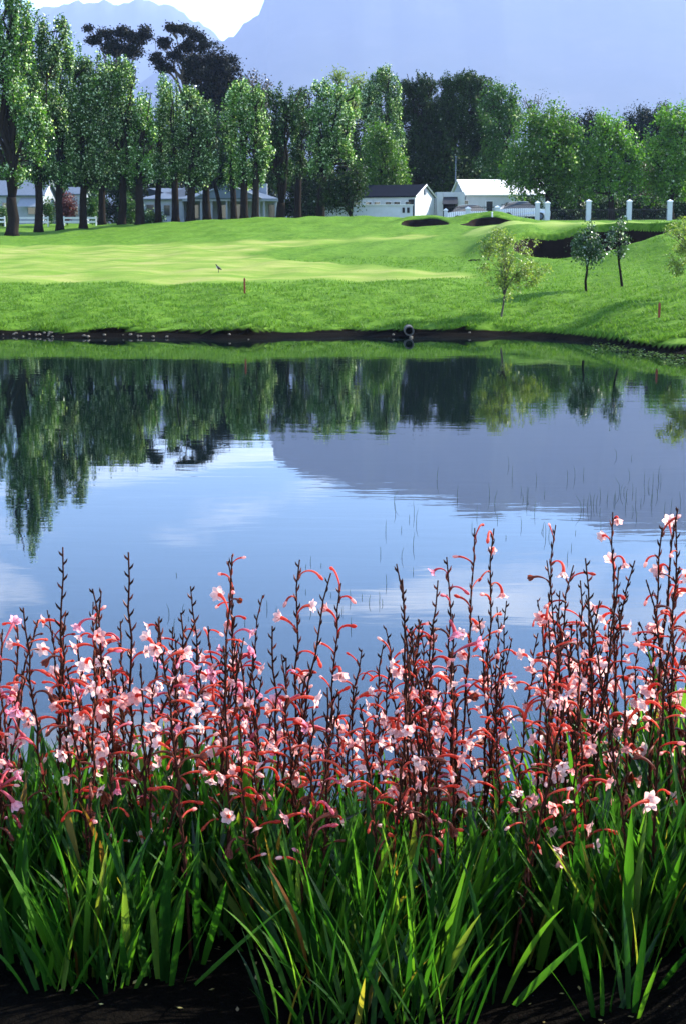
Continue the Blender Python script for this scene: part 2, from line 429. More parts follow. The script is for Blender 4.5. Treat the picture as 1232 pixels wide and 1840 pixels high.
# ------------------------------------------------------------------ mountains
def mountain_material():
    m, nt, out = new_mat('mountain_rock')
    b = N(nt, 'BsdfPrincipled', Roughness=.95); b.inputs['Specular IOR Level'].default_value = 0
    v = objco(nt, (.001, .001, .0016), True)
    nt.links.new(ramp(nt, noise(nt, 3, 8, .65, v), [(.3, (.02, .03, .02)), (.55, (.035, .042, .03)), (.75, (.06, .06, .05))]), b.inputs['Base Color'])
    nt.links.new(b.outputs[0], out.inputs[0]); return m
M_MTN = mountain_material()
def mountain(name, label, dist, foot, px, elev, seed, back):
    rs = np.random.RandomState(seed)
    px = np.array(px, float); el = np.radians(np.array(elev, float))
    cols = np.arange(px[0], px[-1]+.1, 9.0)
    e = np.interp(cols, px, el)
    u = (cols-616)/F
    Z = np.tan(e)*dist + 3
    X = u*(dist*CP - np.where(cols < 490, Z-3, -(Z-3))*SP)
    # fine crags on the ridge
    jag = sum(np.sin(cols*f_+rs.rand()*6)*a_ for f_, a_ in ((.05, 9), (.11, 6), (.23, 5), (.41, 3.5), (.7, 2.5)))
    Z0 = Z; jag = jag*dist/8000
    ts = np.concatenate([np.linspace(0, 1, 44), 1+np.linspace(.05, .6, 9)])
    V = []
    ph = rs.rand(8)*6
    for t in ts:
        if t <= 1: prof = .10*t + .25*t**2 + .65*t**4.5; yy = foot + (dist-foot)*t
        else: prof = 1 - 1.1*(t-1); yy = dist + back*(t-1)
        gul = sum(np.sin(cols*f_+ph[i]+4*np.sin(t*3+ph[i]))*a_ for i, (f_, a_) in enumerate(((.02, .5), (.041, .3))))
        w = math.sin(math.pi*min(t, 1))**.8
        ydisp = gul*w*.010*dist
        k = (yy+ydisp)/dist
        V.append(np.stack([X*(.55*k+.45), np.full_like(X, yy)+ydisp, np.maximum(Z0*prof + jag*min(t, 1)**9 + gul*w*.004*dist, -1) if t > 0 else Z0*0-1], -1))
    V = np.array(V); nr, nc = V.shape[:2]
    i0 = (np.arange(nr-1)[:, None]*nc+np.arange(nc-1)[None]).ravel()
    me = make_mesh(name, V.reshape(-1, 3), np.stack([i0, i0+1, i0+1+nc, i0+nc], 1), M_MTN, smooth=True)
    return tag(link(name, me), label, 'mountain', kind='structure')
mountain('mountain', 'hazy blue mountain massif rising out of the top right of the picture', 7000, 2600,
  [150, 300, 360, 395, 425, 445, 465, 478, 488, 503, 533, 570, 600, 640, 700, 740, 810, 870, 960, 1000, 1100, 1160, 1232, 1450, 1800, 2400],
  [3.6, 6.2, 6.8, 7.03, 7.2, 7.65, 7.85, 8.5, 9.0, 9.4, 9.85, 10.1, 10.15, 10.73, 10.6, 10.85, 11.06, 11.58, 11.18, 11.3, 12.07, 12.3, 12.2, 12.6, 10.5, 7.5], 3, 2000)
mountain('mountain', 'hazy far mountain ridge behind the dark gum trees', 9000, 5600,
  [-1100, -500, -100, 0, 70, 100, 165, 185, 205, 250, 310, 330, 345, 375, 395, 420, 470, 560],
  [5, 6.3, 7.6, 8.0, 8.13, 8.16, 8.3, 8.45, 8.25, 8.36, 8.2, 8.0, 7.7, 7.3, 7.0, 6.5, 6, 5.5], 5, 800)
# ------------------------------------------------------------------ haze
mh, nth, outh = new_mat('haze_air')
pv = nth.nodes.new('ShaderNodeVolumePrincipled'); pv.inputs['Density'].default_value = 0.85e-4
pv.inputs['Color'].default_value = (.48, .62, 1.0, 1); pv.inputs['Anisotropy'].default_value = .25
nth.links.new(pv.outputs[0], outh.inputs['Volume'])
hb = MB().box((0, 4700, 848), (20400, 10200, 1700))
tag(hb.build('haze', mh), 'pale blue haze in the air', 'haze', kind='stuff')

# ------------------------------------------------------------------ bunkers
M_SAND = plain('shade_dark_sand', (.012, .0085, .0065), .95, .4, 2.5, .5, 25, spec=.02)  # near-black: shadow of the bunker face put into the sand colour
def bunker(i, label):
    cx, cy, a, b, zf, w = BUNK[i]
    nr, nt_ = 26, 96
    r = np.linspace(0, 1.0, nr)[1:]; th = np.linspace(0, 2*math.pi, nt_, endpoint=False)
    k = 1 + .07*np.sin(3*th+w*5) + .05*np.sin(5*th+w*9)
    R, T = np.meshgrid(r, th, indexing='ij'); K = k[None, :]
    X = cx + a*R*K*np.cos(T); Y = cy + b*R*K*np.sin(T)
    Z = ht(X, Y) + .015 - .06*(R > .985)
    V = np.concatenate([[[cx, cy, hz(cx, cy)+.015]], np.stack([X, Y, Z], -1).reshape(-1, 3)])
    Tt = [(0, 1+j, 1+(j+1) % nt_) for j in range(nt_)]; Qq = []
    for q in range(nr-2):
        for j in range(nt_):
            j2 = (j+1) % nt_; Qq.append((1+q*nt_+j, 1+(q+1)*nt_+j, 1+(q+1)*nt_+j2, 1+q*nt_+j2))
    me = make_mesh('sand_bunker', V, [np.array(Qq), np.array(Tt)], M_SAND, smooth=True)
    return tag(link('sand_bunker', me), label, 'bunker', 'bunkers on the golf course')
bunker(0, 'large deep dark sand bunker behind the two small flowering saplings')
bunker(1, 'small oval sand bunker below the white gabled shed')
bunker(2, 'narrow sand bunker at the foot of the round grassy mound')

# ------------------------------------------------------------------ rough grass on the far bank
M_BLADE = leaf_mat('rough_grass_blades', (.035, .10, .010), (.13, .235, .036), .38, (1.3, 1.4, .6), objvar=False, rough=.6, spec=.12)
def grass_blades():
    rs = np.random.RandomState(11)
    n = 190000
    Y = 34.5 + 27*rs.rand(n*2)**1.6; X = (rs.rand(n*2)*2-1)*(.262*Y+.6)
    d = Y - shore(X, Y)
    dens = np.where(d < 2, 1.0, np.where(d < 8, .75, .4))*np.clip(.45+.75*vnoise(X, Y, 2.6)+.35*vnoise(X, Y, 7.0), 0, 1)
    ok = (d > .1) & (rs.rand(2*n) < dens)
    for i in range(3): ok &= bunk_r(i, X, Y) > 1.0
    ok &= ~in_poly(X, Y, FAIR)
    X, Y = X[ok][:n], Y[ok][:n]; n = len(X); d = Y - shore(X, Y)
    Z = ht(X, Y)
    h = (.05+.08*rs.rand(n))*(1+.7*np.exp(-d/.5)) * (.8+.5*vnoise(X, Y, 1.7))
    az = rs.rand(n)*6.28; lean = h*(.3+.9*rs.rand(n)); w = .010+.010*rs.rand(n)
    face = rs.rand(n)*3.14
    kx = vnoise(X, Y*.2, 1.9); h = h*(1+1.6*sstep(.15, .6, kx)*np.exp(-np.maximum(d, 0)/.35))
    B = np.stack([X, Y, Z-.01], -1); wv = np.stack([np.cos(face)*w, np.sin(face)*w, 0*w], -1)
    tip = B + np.stack([np.cos(az)*lean, np.sin(az)*lean - .5*h*np.exp(-d/.25), h*(1-.9*np.exp(-d/.12))], -1)
    V = np.stack([B-wv, B+wv, tip], 1).reshape(-1, 3)
    me = make_mesh('rough_grass', V, np.arange(3*n).reshape(n, 3), M_BLADE)
    tag(link('rough_grass', me), 'rough grass on the far bank of the pond', 'grass', kind='stuff')
grass_blades()

# ------------------------------------------------------------------ trees
BARK_DARK = bark_mat('bark_dark', (.016, .013, .010))
BARK_GREY = bark_mat('bark_grey', (.09, .075, .06))
L_POP = leaf_mat('leaf_white_poplar', (.010, .036, .004), (.085, .19, .022), .30, (1.5, 1.8, .5), pale=.15, palec=(.58, .66, .46), rough=.42, spec=.3)
L_POPD = leaf_mat('leaf_dark_poplar', (.006, .018, .004), (.034, .080, .014), .25, (1.3, 1.5, .7), pale=.06, palec=(.34, .42, .30), rough=.5, spec=.12)
L_GUM = leaf_mat('leaf_gum', (.003, .005, .004), (.012, .017, .010), .1, (1.2, 1.2, .8), rough=.6, spec=.08)
L_PLANE = leaf_mat('leaf_plane_tree', (.022, .07, .007), (.105, .215, .025), .36, (1.5, 1.7, .4), pale=.04, rough=.5, spec=.2)
L_BG = leaf_mat('leaf_background', (.005, .014, .003), (.032, .066, .012), .22, (1.2, 1.4, .7), pale=.012, palec=(.3, .34, .28), rough=.55, spec=.1)
L_PINE = leaf_mat('leaf_pine', (.004, .011, .007), (.012, .026, .015), .1, (1.2, 1.3, .8), rough=.6, spec=.1)
L_YEL = leaf_mat('leaf_yellow_green', (.09, .15, .02), (.26, .32, .07), .4, (1.3, 1.4, .6), rough=.5)
L_RED = leaf_mat('leaf_red_shrub', (.05, .012, .010), (.13, .03, .02), .3, (1.4, 1, .8), rough=.5)
L_SAPD = leaf_mat('leaf_sapling_dark', (.02, .05, .018), (.045, .09, .025), .3, (1.3, 1.5, .7), pale=.06, palec=(.55, .56, .52), rough=.4)
L_SHRUB = leaf_mat('leaf_shrub', (.012, .04, .008), (.055, .125, .02), .3, (1.4, 1.6, .6), pale=.04, rough=.5, spec=.2)

def in_ell(e, n, rs, inner=.45):
    d = rs.normal(size=(n, 3)); d /= np.linalg.norm(d, axis=1)[:, None]
    r = (inner**3 + (1-inner**3)*rs.rand(n))**(1/3.)
    a, b, c = rs.rand(3)*6
    r = r*(1 + .2*np.sin(d[:, 0]*4.1+d[:, 2]*3.3+a) + .16*np.sin(d[:, 1]*5.2-d[:, 2]*6.1+b) + .12*np.sin(d[:, 2]*9.0+d[:, 0]*5+c))
    return np.array(e[:3]) + d*r[:, None]*np.array(e[3:6])
def tree(name, label, px, base_py, Y, ells, leaf, bark, leaf_size=.2, dens=1.0, trunk_r=.35, fork=.3, limbs=5, seed=0,
         lean=0, clump=.42, group=None, up=.3, vert=1.35, gap=.25, base_z=None, cat='tree', twig=.05, inner=.35, trunk_to=None, pk=2.5):
    """ells: crown lobes as (px centre, py centre, half width px, half height px[, depth offset m]) seen from the camera, turned into real ellipsoids at depth Y"""
    rs = np.random.RandomState(seed+100)
    zb = zat(base_py, Y)
    bx = xat(px, Y, zb); zg = hz(bx, Y) if base_z is None else base_z
    zb = min(zb, zg) if base_z is None else base_z
    base = np.array([bx, Y, zg-.08])
    mpp = Y*CP/F
    E = []
    for e in ells:
        z = zat(e[1], Y); x = xat(e[0], Y, z); dy = e[4] if len(e) > 4 else 0
        wf = 1.1 if name == 'poplar_tree' else 1.22 if name == 'evergreen_tree' else 1.0
        E.append((x-base[0], dy, z-base[2], e[2]*mpp*wf, max(e[2]*mpp*.85, .5*min(e[2], e[3])*mpp), e[3]*mpp))
    top = max(e[2]+e[5] for e in E); low = min(e[2]-e[5] for e in E)
    if name in ('poplar_tree', 'evergreen_tree'): leaf_size *= .76
    if Y > 90: trunk_r *= .84
    if name == 'gum_tree' and len(E) > 6: E = [(e[0], e[1], e[2], e[3]*.78, e[4]*.78, e[5]*.78) for e in E]
    if name == 'poplar_tree' and Y < 113:
        zl = zat(312, Y)-base[2]; E.append((E[0][0]*.8, .3, zl, max(E[0][3]*.72, .8), max(E[0][3]*.6, .7), 30*mpp))
    root = thing(name, label, cat, base, 0, group)
    tb = MB(); hf = max(.4, (trunk_to if trunk_to is not None else low + fork*(E[0][2]-low)*.6))
    # trunk with root flare
    c0 = np.array([E[0][0]*.35 + lean, 0, hf])
    path = [np.array([0, 0, 0.]), np.array([c0[0]*.08, 0, .12*hf]), np.array([c0[0]*.3+rs.normal()*.05, rs.normal()*.05, .45*hf]), np.array([c0[0]*.7, rs.normal()*.05, .8*hf]), c0]
    tb.tube(path, [trunk_r*1.45, trunk_r*1.08, trunk_r*.95, trunk_r*.88, trunk_r*.8], 9)
    # limbs reaching into every lobe, then twigs to the clumps
    nodes = [(c0, trunk_r*.6)]
    per = [max(1, int(round(limbs*(e[3]*e[5])/sum(q[3]*q[5] for q in E)))) for e in E]
    for e, k in zip(E, per):
        for q in range(k):
            end = np.array(e[:3]) + np.array([rs.uniform(-.6, .6)*e[3], rs.uniform(-.6, .6)*e[4], rs.uniform(.15, .85)*e[5]])
            st = c0 if rs.rand() < .7 else np.array(path[3])
            if end[2] < st[2]+.3: end[2] = st[2]+.3+rs.rand()*.5
            n = 6; pts = []
            for j in range(n):
                t = j/(n-1.); p = st*(1-t)+end*t
                p = p + np.array([(end-st)[0]*(-.18)*math.sin(math.pi*t), (end-st)[1]*(-.18)*math.sin(math.pi*t), 0]) + rs.normal(size=3)*.04*np.linalg.norm(end-st)*(0 < j)*.6
                pts.append(p)
            r0 = trunk_r*rs.uniform(.38, .6)
            tb.tube(pts, list(np.linspace(r0, r0*.18, n)), 6)
            for j in range(1, n): nodes.append((pts[j], r0*.4))
    NP = np.array([p for p, r in nodes])
    plume = name in ('poplar_tree', 'evergreen_tree')
    CL = []; lv = []
    for e in (E if plume else []):
        for q in range(int((3 + 4.6*e[3]*e[4])*dens*pk)):
            r_, th_ = math.sqrt(rs.rand()), rs.rand()*6.28
            px0 = np.array([e[0]+r_*math.cos(th_)*e[3]*.92, e[1]+r_*math.sin(th_)*e[4]*.92, 0])
            zs_ = e[5]*math.sqrt(max(.06, 1-r_*r_))
            z0_ = e[2]-zs_*rs.uniform(-.3, 1.12); ln = max(.9, rs.uniform(.45, 1.15)*zs_)
            ln = min(ln, e[2]+zs_*rs.uniform(1.0, 1.2)-z0_, 3.6)
            if ln < .5: continue
            ow_ = np.array([math.cos(th_), math.sin(th_), 0])*rs.uniform(-.12, .16)*ln*r_ + rs.normal(size=3)*.06*ln
            wid = rs.uniform(.24, .44)*clump/.42
            nc = max(3, int(ln/.19))
            dd = NP - (px0+np.array([0, 0, z0_])); dd[:, 2] += np.where(dd[:, 2] > 0, 3.0, 0); jn = int(np.argmin((dd**2).sum(1)))
            if rs.rand() < .8: tb.tube([NP[jn], px0+np.array([0, 0, z0_]), px0+ow_*.5+np.array([0, 0, z0_+ln*.55])], [twig*1.1, twig*.8, twig*.25], 3, cap=False)
            for j_ in range(nc):
                t = (j_+.5)/nc; w_ = wid*(.55+.9*t if t < .4 else 1.25*(1-.78*(t-.4)/.6))*.8 + .04
                c = px0 + ow_*t + np.array([0, 0, z0_+ln*t])
                k = int(rs.uniform(.5, 1.3)*(12+w_*52))
                lv.append(c + rs.normal(size=(k, 3))*np.array([w_*.62, w_*.62, .13]))
    for e in ([] if plume else E):
        vol = e[3]*e[4]*e[5]
        ncl = int(dens*1.75*max(6, 13*(vol**.72)/ (clump/.42)**1.6))
        c = in_ell(e, int(ncl*1.35), rs, inner)
        f = vnoise(c[:, 0]*1.3+base[0], c[:, 2]*1.1+c[:, 1]*1.7, 1.0/(clump/.42)**.5)
        c = c[f > -gap*1.0 + (rs.rand(len(c))-.5)*.4 - .12][:ncl]
        CL.append(c)
    CL = np.concatenate(CL) if CL else np.zeros((0, 3))
    CL[:, 2] = np.maximum(CL[:, 2], min(.35, low*.9) if low > 0 else .3)
    for c in CL:
        if twig > 0 and rs.rand() < .6:
            dd = NP - c; dd[:, 2] *= .6; dd[:, 2] += np.where(NP[:, 2] > c[2], 3.0, 0)
            j = int(np.argmin((dd**2).sum(1)))
            mid = (NP[j]+c)/2 + rs.normal(size=3)*.08
            tb.tube([NP[j], mid, c], [twig, twig*.7, twig*.3], 3, cap=False)
        k = int(rs.uniform(.6, 1.4)*46)
        sc = clump*rs.uniform(.7, 1.3)
        lv.append(c + rs.normal(size=(k, 3))*np.array([sc, sc, sc*vert])*.62)
    lv = np.concatenate(lv)
    lv[:, 2] = np.where(lv[:, 2] < .15, .15 + rs.rand(len(lv))*.2, lv[:, 2])
    cen = np.array([np.mean([e[0] for e in E]), 0, np.mean([e[2] for e in E])])
    ow = lv-cen; ow /= np.linalg.norm(ow, axis=1)[:, None]+1e-6
    V, Qd = leaf_quads(lv, leaf_size, rs, up, .8, ow*.35)
    tb.build('trunk', bark, root, smooth=True)
    link('crown', make_mesh('crown', V, Qd, leaf), root)
    return root

G1 = 'white poplars in the row along the lawn'
# the tall poplars at the left edge, upright spires reaching out of the picture
tree('poplar_tree', 'thickest forked poplar trunk at the left edge, crown rising out of frame', 22, 425, 97,
     [(15, 150, 34, 165), (-8, 40, 12, 130), (48, 60, 9, 110), (20, 10, 10, 90), (60, 235, 30, 70), (-30, 200, 26, 110)], L_POP, BARK_DARK, .2, 1.15, .48, .2, 12, 1, group=G1, vert=1.8, trunk_to=2.6)
tree('poplar_tree', 'second poplar from the left edge, with tall thin spires', 70, 420, 101,
     [(72, 200, 44, 110), (48, 70, 8, 75), (78, 75, 9, 70), (100, 85, 9, 65), (112, 60, 7, 36), (62, 130, 22, 60)], L_POP, BARK_DARK, .2, 1.15, .33, .3, 11, 2, group=G1, vert=1.8)
tree('poplar_tree', 'third poplar from the left, beside the reddish shrub', 108, 416, 103,
     [(112, 210, 38, 100), (100, 120, 18, 50), (122, 100, 10, 55)], L_POP, BARK_DARK, .19, 1.1, .3, .3, 8, 3, group=G1, vert=1.6)
tree('poplar_tree', 'broad bright poplar with forked trunk at right end of white rail fence', 150, 415, 104,
     [(160, 190, 50, 96), (150, 285, 34, 45), (185, 150, 28, 50), (140, 120, 20, 34)], L_POP, BARK_DARK, .2, 1.15, .32, .3, 9, 4, group=G1)
tree('poplar_tree', 'dark trunked poplar between the broad poplar and the pointed one', 184, 411, 112,
     [(188, 230, 30, 95), (200, 290, 24, 50)], L_POPD, BARK_DARK, .2, 1.0, .33, .3, 7, 5, group=G1)
tree('poplar_tree', 'pointed bright poplar below the left dark gum tree', 219, 411, 104,
     [(228, 200, 38, 86), (222, 140, 22, 34), (232, 290, 32, 46), (248, 230, 24, 60)], L_POP, BARK_DARK, .19, 1.1, .34, .3, 9, 6, group=G1)
tree('poplar_tree', 'poplar with thick dark trunk standing left of the grey roofed house', 252, 412, 103,
     [(250, 285, 28, 62), (262, 220, 18, 60)], L_POP, BARK_DARK, .19, 1.0, .38, .4, 7, 7, group=G1)
tree('poplar_tree', 'slim twin stemmed poplar in front of the house window', 285, 408, 107,
     [(290, 215, 24, 80), (298, 160, 16, 30), (284, 300, 16, 40)], L_POP, BARK_DARK, .18, 1.05, .28, .4, 8, 8, group=G1)
tree('poplar_tree', 'narrow poplar in front of the left end of the veranda', 316, 406, 106,
     [(312, 215, 24, 72), (318, 295, 18, 36)], L_POP, BARK_DARK, .18, 1.0, .32, .35, 7, 9, group=G1)
tree('poplar_tree', 'round topped poplar standing left of the gap in the tree row', 343, 405, 105,
     [(350, 235, 36, 72), (345, 180, 22, 24), (362, 290, 26, 46), (340, 300, 16, 36)], L_POP, BARK_DARK, .19, 1.1, .36, .35, 9, 10, group=G1)
tree('poplar_tree', 'poplar bole just right of the round topped poplar, dark crown', 373, 405, 108,
     [(366, 270, 22, 60), (378, 230, 12, 34)], L_POPD, BARK_DARK, .19, 1.0, .34, .4, 6, 11, group=G1)
tree('poplar_tree', 'thin leaning poplar stem between two thick boles in front of the veranda', 397, 403, 112,
     [(398, 290, 16, 50), (402, 235, 12, 44)], L_POPD, BARK_DARK, .19, .9, .2, .5, 5, 12, group=G1, lean=-.5)
tree('poplar_tree', 'forked poplar at the left of the bright trio in front of the veranda', 421, 402, 107,
     [(412, 240, 18, 66), (424, 190, 15, 34)], L_POP, BARK_DARK, .18, 1.0, .27, .4, 6, 13, group=G1)
tree('poplar_tree', 'middle poplar of the bright trio, with the tallest pointed crown', 439, 402, 106,
     [(440, 215, 30, 66), (436, 165, 17, 26), (430, 290, 18, 38)], L_POP, BARK_DARK, .19, 1.1, .33, .4, 8, 14, group=G1)
tree('poplar_tree', 'right poplar of the bright trio, last lit poplar before the dark trees', 459, 402, 105.5,
     [(464, 235, 22, 66), (460, 180, 14, 30), (466, 275, 20, 38)], L_POP, BARK_DARK, .19, 1.1, .3, .4, 7, 15, group=G1)
G2 = 'dark gum trees rising behind the poplars'
tree('gum_tree', 'dark gum tree with open clumped crown behind the left poplars', 222, 400, 165,
     [(205, 85, 26, 17), (245, 68, 26, 12), (220, 58, 22, 12), (190, 62, 18, 9), (262, 58, 13, 12), (170, 72, 12, 8), (235, 92, 22, 14), (215, 125, 26, 16), (160, 52, 5, 4)], L_GUM, BARK_GREY, .22, 2.0, .45, .3, 14, 21, clump=.42, group=G2, vert=.7, gap=.4, inner=.1, trunk_to=15)
tree('gum_tree', 'tallest dark gum tree with separate rounded leaf clumps against the mountain', 345, 400, 165,
     [(325, 53, 12, 11), (308, 50, 7, 6), (350, 62, 17, 16), (338, 82, 20, 14), (292, 76, 17, 10), (318, 100, 18, 14), (368, 82, 8, 12), (280, 108, 16, 14), (296, 122, 20, 10), (352, 115, 24, 18)], L_GUM, BARK_GREY, .22, 2.0, .5, .3, 16, 22, clump=.42, group=G2, vert=.7, gap=.4, inner=.1, trunk_to=15)
tree('gum_tree', 'dense dark gum tree mass to the right of the tallest gum', 390, 400, 162,
     [(375, 130, 38, 38), (400, 118, 26, 22), (412, 160, 28, 40), (380, 180, 36, 40)], L_GUM, BARK_GREY, .22, 1.8, .5, .3, 9, 23, clump=.5, group=G2, vert=.9, gap=.1)
tree('gum_tree', 'low brownish gum top showing between poplar trio and dark trees', 462, 400, 160,
     [(458, 170, 28, 36), (450, 200, 30, 40)], leaf_mat('leaf_brown_gum', (.025, .022, .014), (.05, .04, .025), .2), BARK_GREY, .2, 1.0, .4, .3, 6, 24, clump=.5, group=G2)
G3 = 'tall trees behind the white shed and wall'
tree('poplar_tree', 'dark fan stemmed tree right of the trio, crown almost black', 503, 393, 112,
     [(510, 225, 28, 58), (500, 180, 18, 30), (488, 240, 15, 50), (530, 200, 18, 40)], L_POPD, BARK_DARK, .19, 1.0, .45, .2, 12, 31, group=G3, trunk_to=1.6)
tree('poplar_tree', 'dark tree with pale leaf tips beside the large silvery poplar', 535, 392, 118,
     [(540, 220, 24, 62), (548, 175, 12, 26), (535, 290, 18, 50)], L_POPD, BARK_DARK, .2, 1.0, .35, .3, 8, 32, group=G3)
tree('poplar_tree', 'large silvery poplar standing left of the white shed', 575, 393, 116,
     [(598, 215, 44, 66), (580, 165, 18, 24), (622, 175, 20, 36), (575, 280, 24, 52), (620, 270, 24, 40)], L_POP, BARK_DARK, .2, 1.1, .42, .3, 11, 33, group=G3)
tree('feathery_tree', 'yellowish thin topped tree peeping above the large silvery poplar', 628, 392, 150,
     [(620, 140, 20, 10), (605, 136, 12, 5), (648, 150, 12, 12), (630, 180, 26, 30)], L_YEL, BARK_GREY, .17, .8, .3, .4, 7, 34, group=G3, gap=0)
tree('poplar_tree', 'tall blue green tree with pointed top behind the shed', 688, 390, 142,
     [(682, 190, 36, 60), (688, 140, 18, 26), (660, 165, 16, 26), (706, 165, 14, 36), (690, 260, 36, 60)], L_POP, BARK_DARK, .21, 1.05, .4, .3, 9, 35, group=G3)
tree('broadleaf_tree', 'bright green cone shaped tree directly behind the white shed', 688, 388, 128,
     [(690, 300, 44, 42), (682, 262, 32, 36), (700, 325, 34, 22)], L_PLANE, BARK_DARK, .17, 1.2, .3, .3, 8, 36, group=G3)
tree('evergreen_tree', 'dark tall tree with flat top behind the right end of the shed', 752, 390, 150,
     [(748, 200, 38, 62), (745, 160, 24, 26), (770, 155, 14, 22), (750, 290, 44, 70), (775, 235, 26, 62)], L_BG, BARK_DARK, .21, 1.15, .5, .3, 9, 37, group=G3)
tree('evergreen_tree', 'tallest dark spreading tree above the white roofed hall', 828, 390, 152,
     [(825, 205, 48, 66), (808, 150, 18, 22), (845, 150, 32, 22), (870, 190, 30, 45), (825, 295, 55, 62), (792, 235, 26, 62), (862, 250, 34, 60)], L_BG, BARK_DARK, .21, 1.15, .55, .3, 10, 38, group=G3)
tree('broadleaf_tree', 'mid green rounded tree between the dark spreading tree and plane trees', 905, 390, 146,
     [(900, 220, 36, 50), (885, 175, 20, 24), (920, 200, 20, 24), (905, 300, 40, 60)], L_SHRUB, BARK_DARK, .2, 1.1, .4, .3, 9, 39, group=G3)
tree('bare_tree', 'twiggy half bare tree top above the first plane tree', 955, 390, 140,
     [(950, 195, 18, 24), (965, 180, 12, 14), (975, 215, 16, 20)], L_BG, BARK_GREY, .12, .35, .3, .3, 12, 40, group=G3)
G4 = 'plane trees behind the white gate pillars'
tree('plane_tree', 'first bright green plane tree, right of the white roofed hall', 985, 385, 118,
     [(980, 280, 62, 60), (985, 232, 44, 36), (1020, 260, 32, 44), (940, 310, 34, 40), (1010, 330, 36, 34)], L_PLANE, BARK_DARK, .18, 1.15, .32, .3, 10, 41, group=G4)
tree('plane_tree', 'middle bright green plane tree with pointed crown', 1098, 385, 119,
     [(1094, 290, 54, 62), (1092, 238, 30, 30), (1060, 320, 30, 36), (1130, 310, 26, 44)], L_PLANE, BARK_DARK, .18, 1.15, .32, .3, 10, 42, group=G4)
tree('plane_tree', 'rightmost plane tree, running out of the right edge', 1205, 385, 121,
     [(1200, 280, 50, 66), (1210, 225, 30, 36), (1235, 290, 40, 60), (1190, 330, 36, 36)], L_PLANE, BARK_DARK, .18, 1.15, .34, .3, 10, 43, group=G4)
G5 = 'dark pines behind the plane trees'
tree('pine_tree', 'dark pine top between the first and middle plane trees', 1062, 388, 165,
     [(1060, 222, 26, 15), (1045, 240, 26, 22), (1078, 240, 22, 24), (1060, 280, 30, 40)], L_PINE, BARK_DARK, .2, 1.1, .4, .4, 8, 44, group=G5, clump=.5)
tree('pine_tree', 'dark umbrella pine behind the rightmost plane tree', 1165, 388, 170,
     [(1172, 212, 32, 20), (1145, 225, 26, 20), (1195, 222, 26, 24), (1160, 255, 40, 34), (1128, 222, 12, 10)], L_PINE, BARK_DARK, .2, 1.1, .45, .4, 9, 45, group=G5, clump=.5)
tree('pine_tree', 'dark pine in the gap behind the first plane tree top', 1012, 388, 168,
     [(1010, 225, 22, 20), (1020, 270, 34, 40)], L_PINE, BARK_DARK, .2, 1.1, .4, .4, 7, 46, group=G5, clump=.5)
G6 = 'dark background trees behind the houses'
for i, (x, y, w, h, lb) in enumerate([(-10, 250, 60, 90, 'behind the cottage at the left edge'), (75, 270, 55, 75, 'behind the second and third poplars'), (150, 280, 50, 65, 'behind the broad poplar'),
        (230, 275, 48, 72, 'behind the thick trunked poplar'), (300, 280, 45, 66, 'behind the left end of the grey roofed house'), (385, 270, 45, 72, 'behind the middle of the grey roofed house'),
        (470, 270, 42, 80, 'behind the right end of the grey roofed house'), (545, 290, 44, 70, 'behind the large silvery poplar'), (610, 300, 40, 60, 'behind the left end of the white wall'),
        (960, 320, 60, 50, 'low down behind the first plane tree'), (1040, 325, 55, 50, 'low down between first and middle plane trees'), (1150, 320, 60, 56, 'low down between middle and rightmost plane trees'), (1235, 310, 50, 60, 'low down at the right edge'), (665, 310, 40, 60, 'behind the left half of the white shed'), (735, 320, 44, 60, 'behind the right half of the white shed'), (800, 320, 44, 60, 'behind the carport'), (868, 310, 44, 62, 'behind the white roof'), (645, 245, 34, 92, 'tall in the gap between silvery poplar and pointed tree')]):
    tree('background_tree', 'dark leafy background tree '+lb, x, 398, 150+4*(i % 3), [(x, y, w, h), (x+10, y+h*.7, w, h*.5), (x-6, 376, w*1.15, 26)], L_BG, BARK_DARK, .24, 1.0, .4, .3, 6, 60+i, clump=.55, group=G6, gap=.5)
G7 = 'shrubs in front of the buildings'
def shrub(label, px, py, w, h, Y, mat, seed, size=.14, name='garden_shrub'):
    return tree(name, label, px, py+h, Y, [(px, py, w, h), (px+w*.3, py+h*.3, w*.7, h*.7), (px-w*.35, py+h*.25, w*.6, h*.7)], mat, BARK_DARK, size, 1.2, .06, .3, 4, seed, clump=.28, group=G7, cat='shrub', twig=.015, trunk_to=.35, inner=.2)
shrub('red leaved shrub behind the white rail fence', 122, 372, 17, 22, 116, L_RED, 81)
shrub('green shrub beside the cottage, left of the red shrub', 88, 378, 12, 18, 117, L_SHRUB, 82)
shrub('leafy green shrub right of the red shrub', 166, 368, 14, 26, 117, L_SHRUB, 83)
shrub('dark green shrub left of the grey roofed house', 236, 378, 14, 20, 120, L_SHRUB, 84)
shrub('small shrub at the left edge behind the rail fence', 5, 388, 8, 12, 112, L_SHRUB, 85)
shrub('dark low bush under the house window', 275, 390, 18, 9, 127, L_POPD, 86)
tree('dark_bush', 'dark rounded small tree in front of the white wall', 637, 386, 114, [(610, 340, 34, 28), (635, 330, 24, 26), (595, 362, 20, 16), (630, 362, 18, 14)], L_BG, BARK_DARK, .15, 1.25, .2, .3, 7, 87, clump=.34, trunk_to=.9)
shrub('pinkish brown shrub between middle and rightmost plane trees', 1158, 318, 14, 30, 123, leaf_mat('leaf_pink_shrub', (.10, .05, .045), (.2, .11, .10), .3, (1.3, 1.1, 1)), 88)
shrub('dark hedge shrub behind the railing, left of the first plane trunk', 950, 372, 24, 16, 121, L_POPD, 89, .16)
shrub('dark hedge shrub right of the first plane tree trunk', 1020, 372, 34, 20, 122, L_POPD, 90, .16)
shrub('dark hedge shrub between the second and third lawn pillars', 1092, 372, 34, 20, 124, L_POPD, 91, .16)
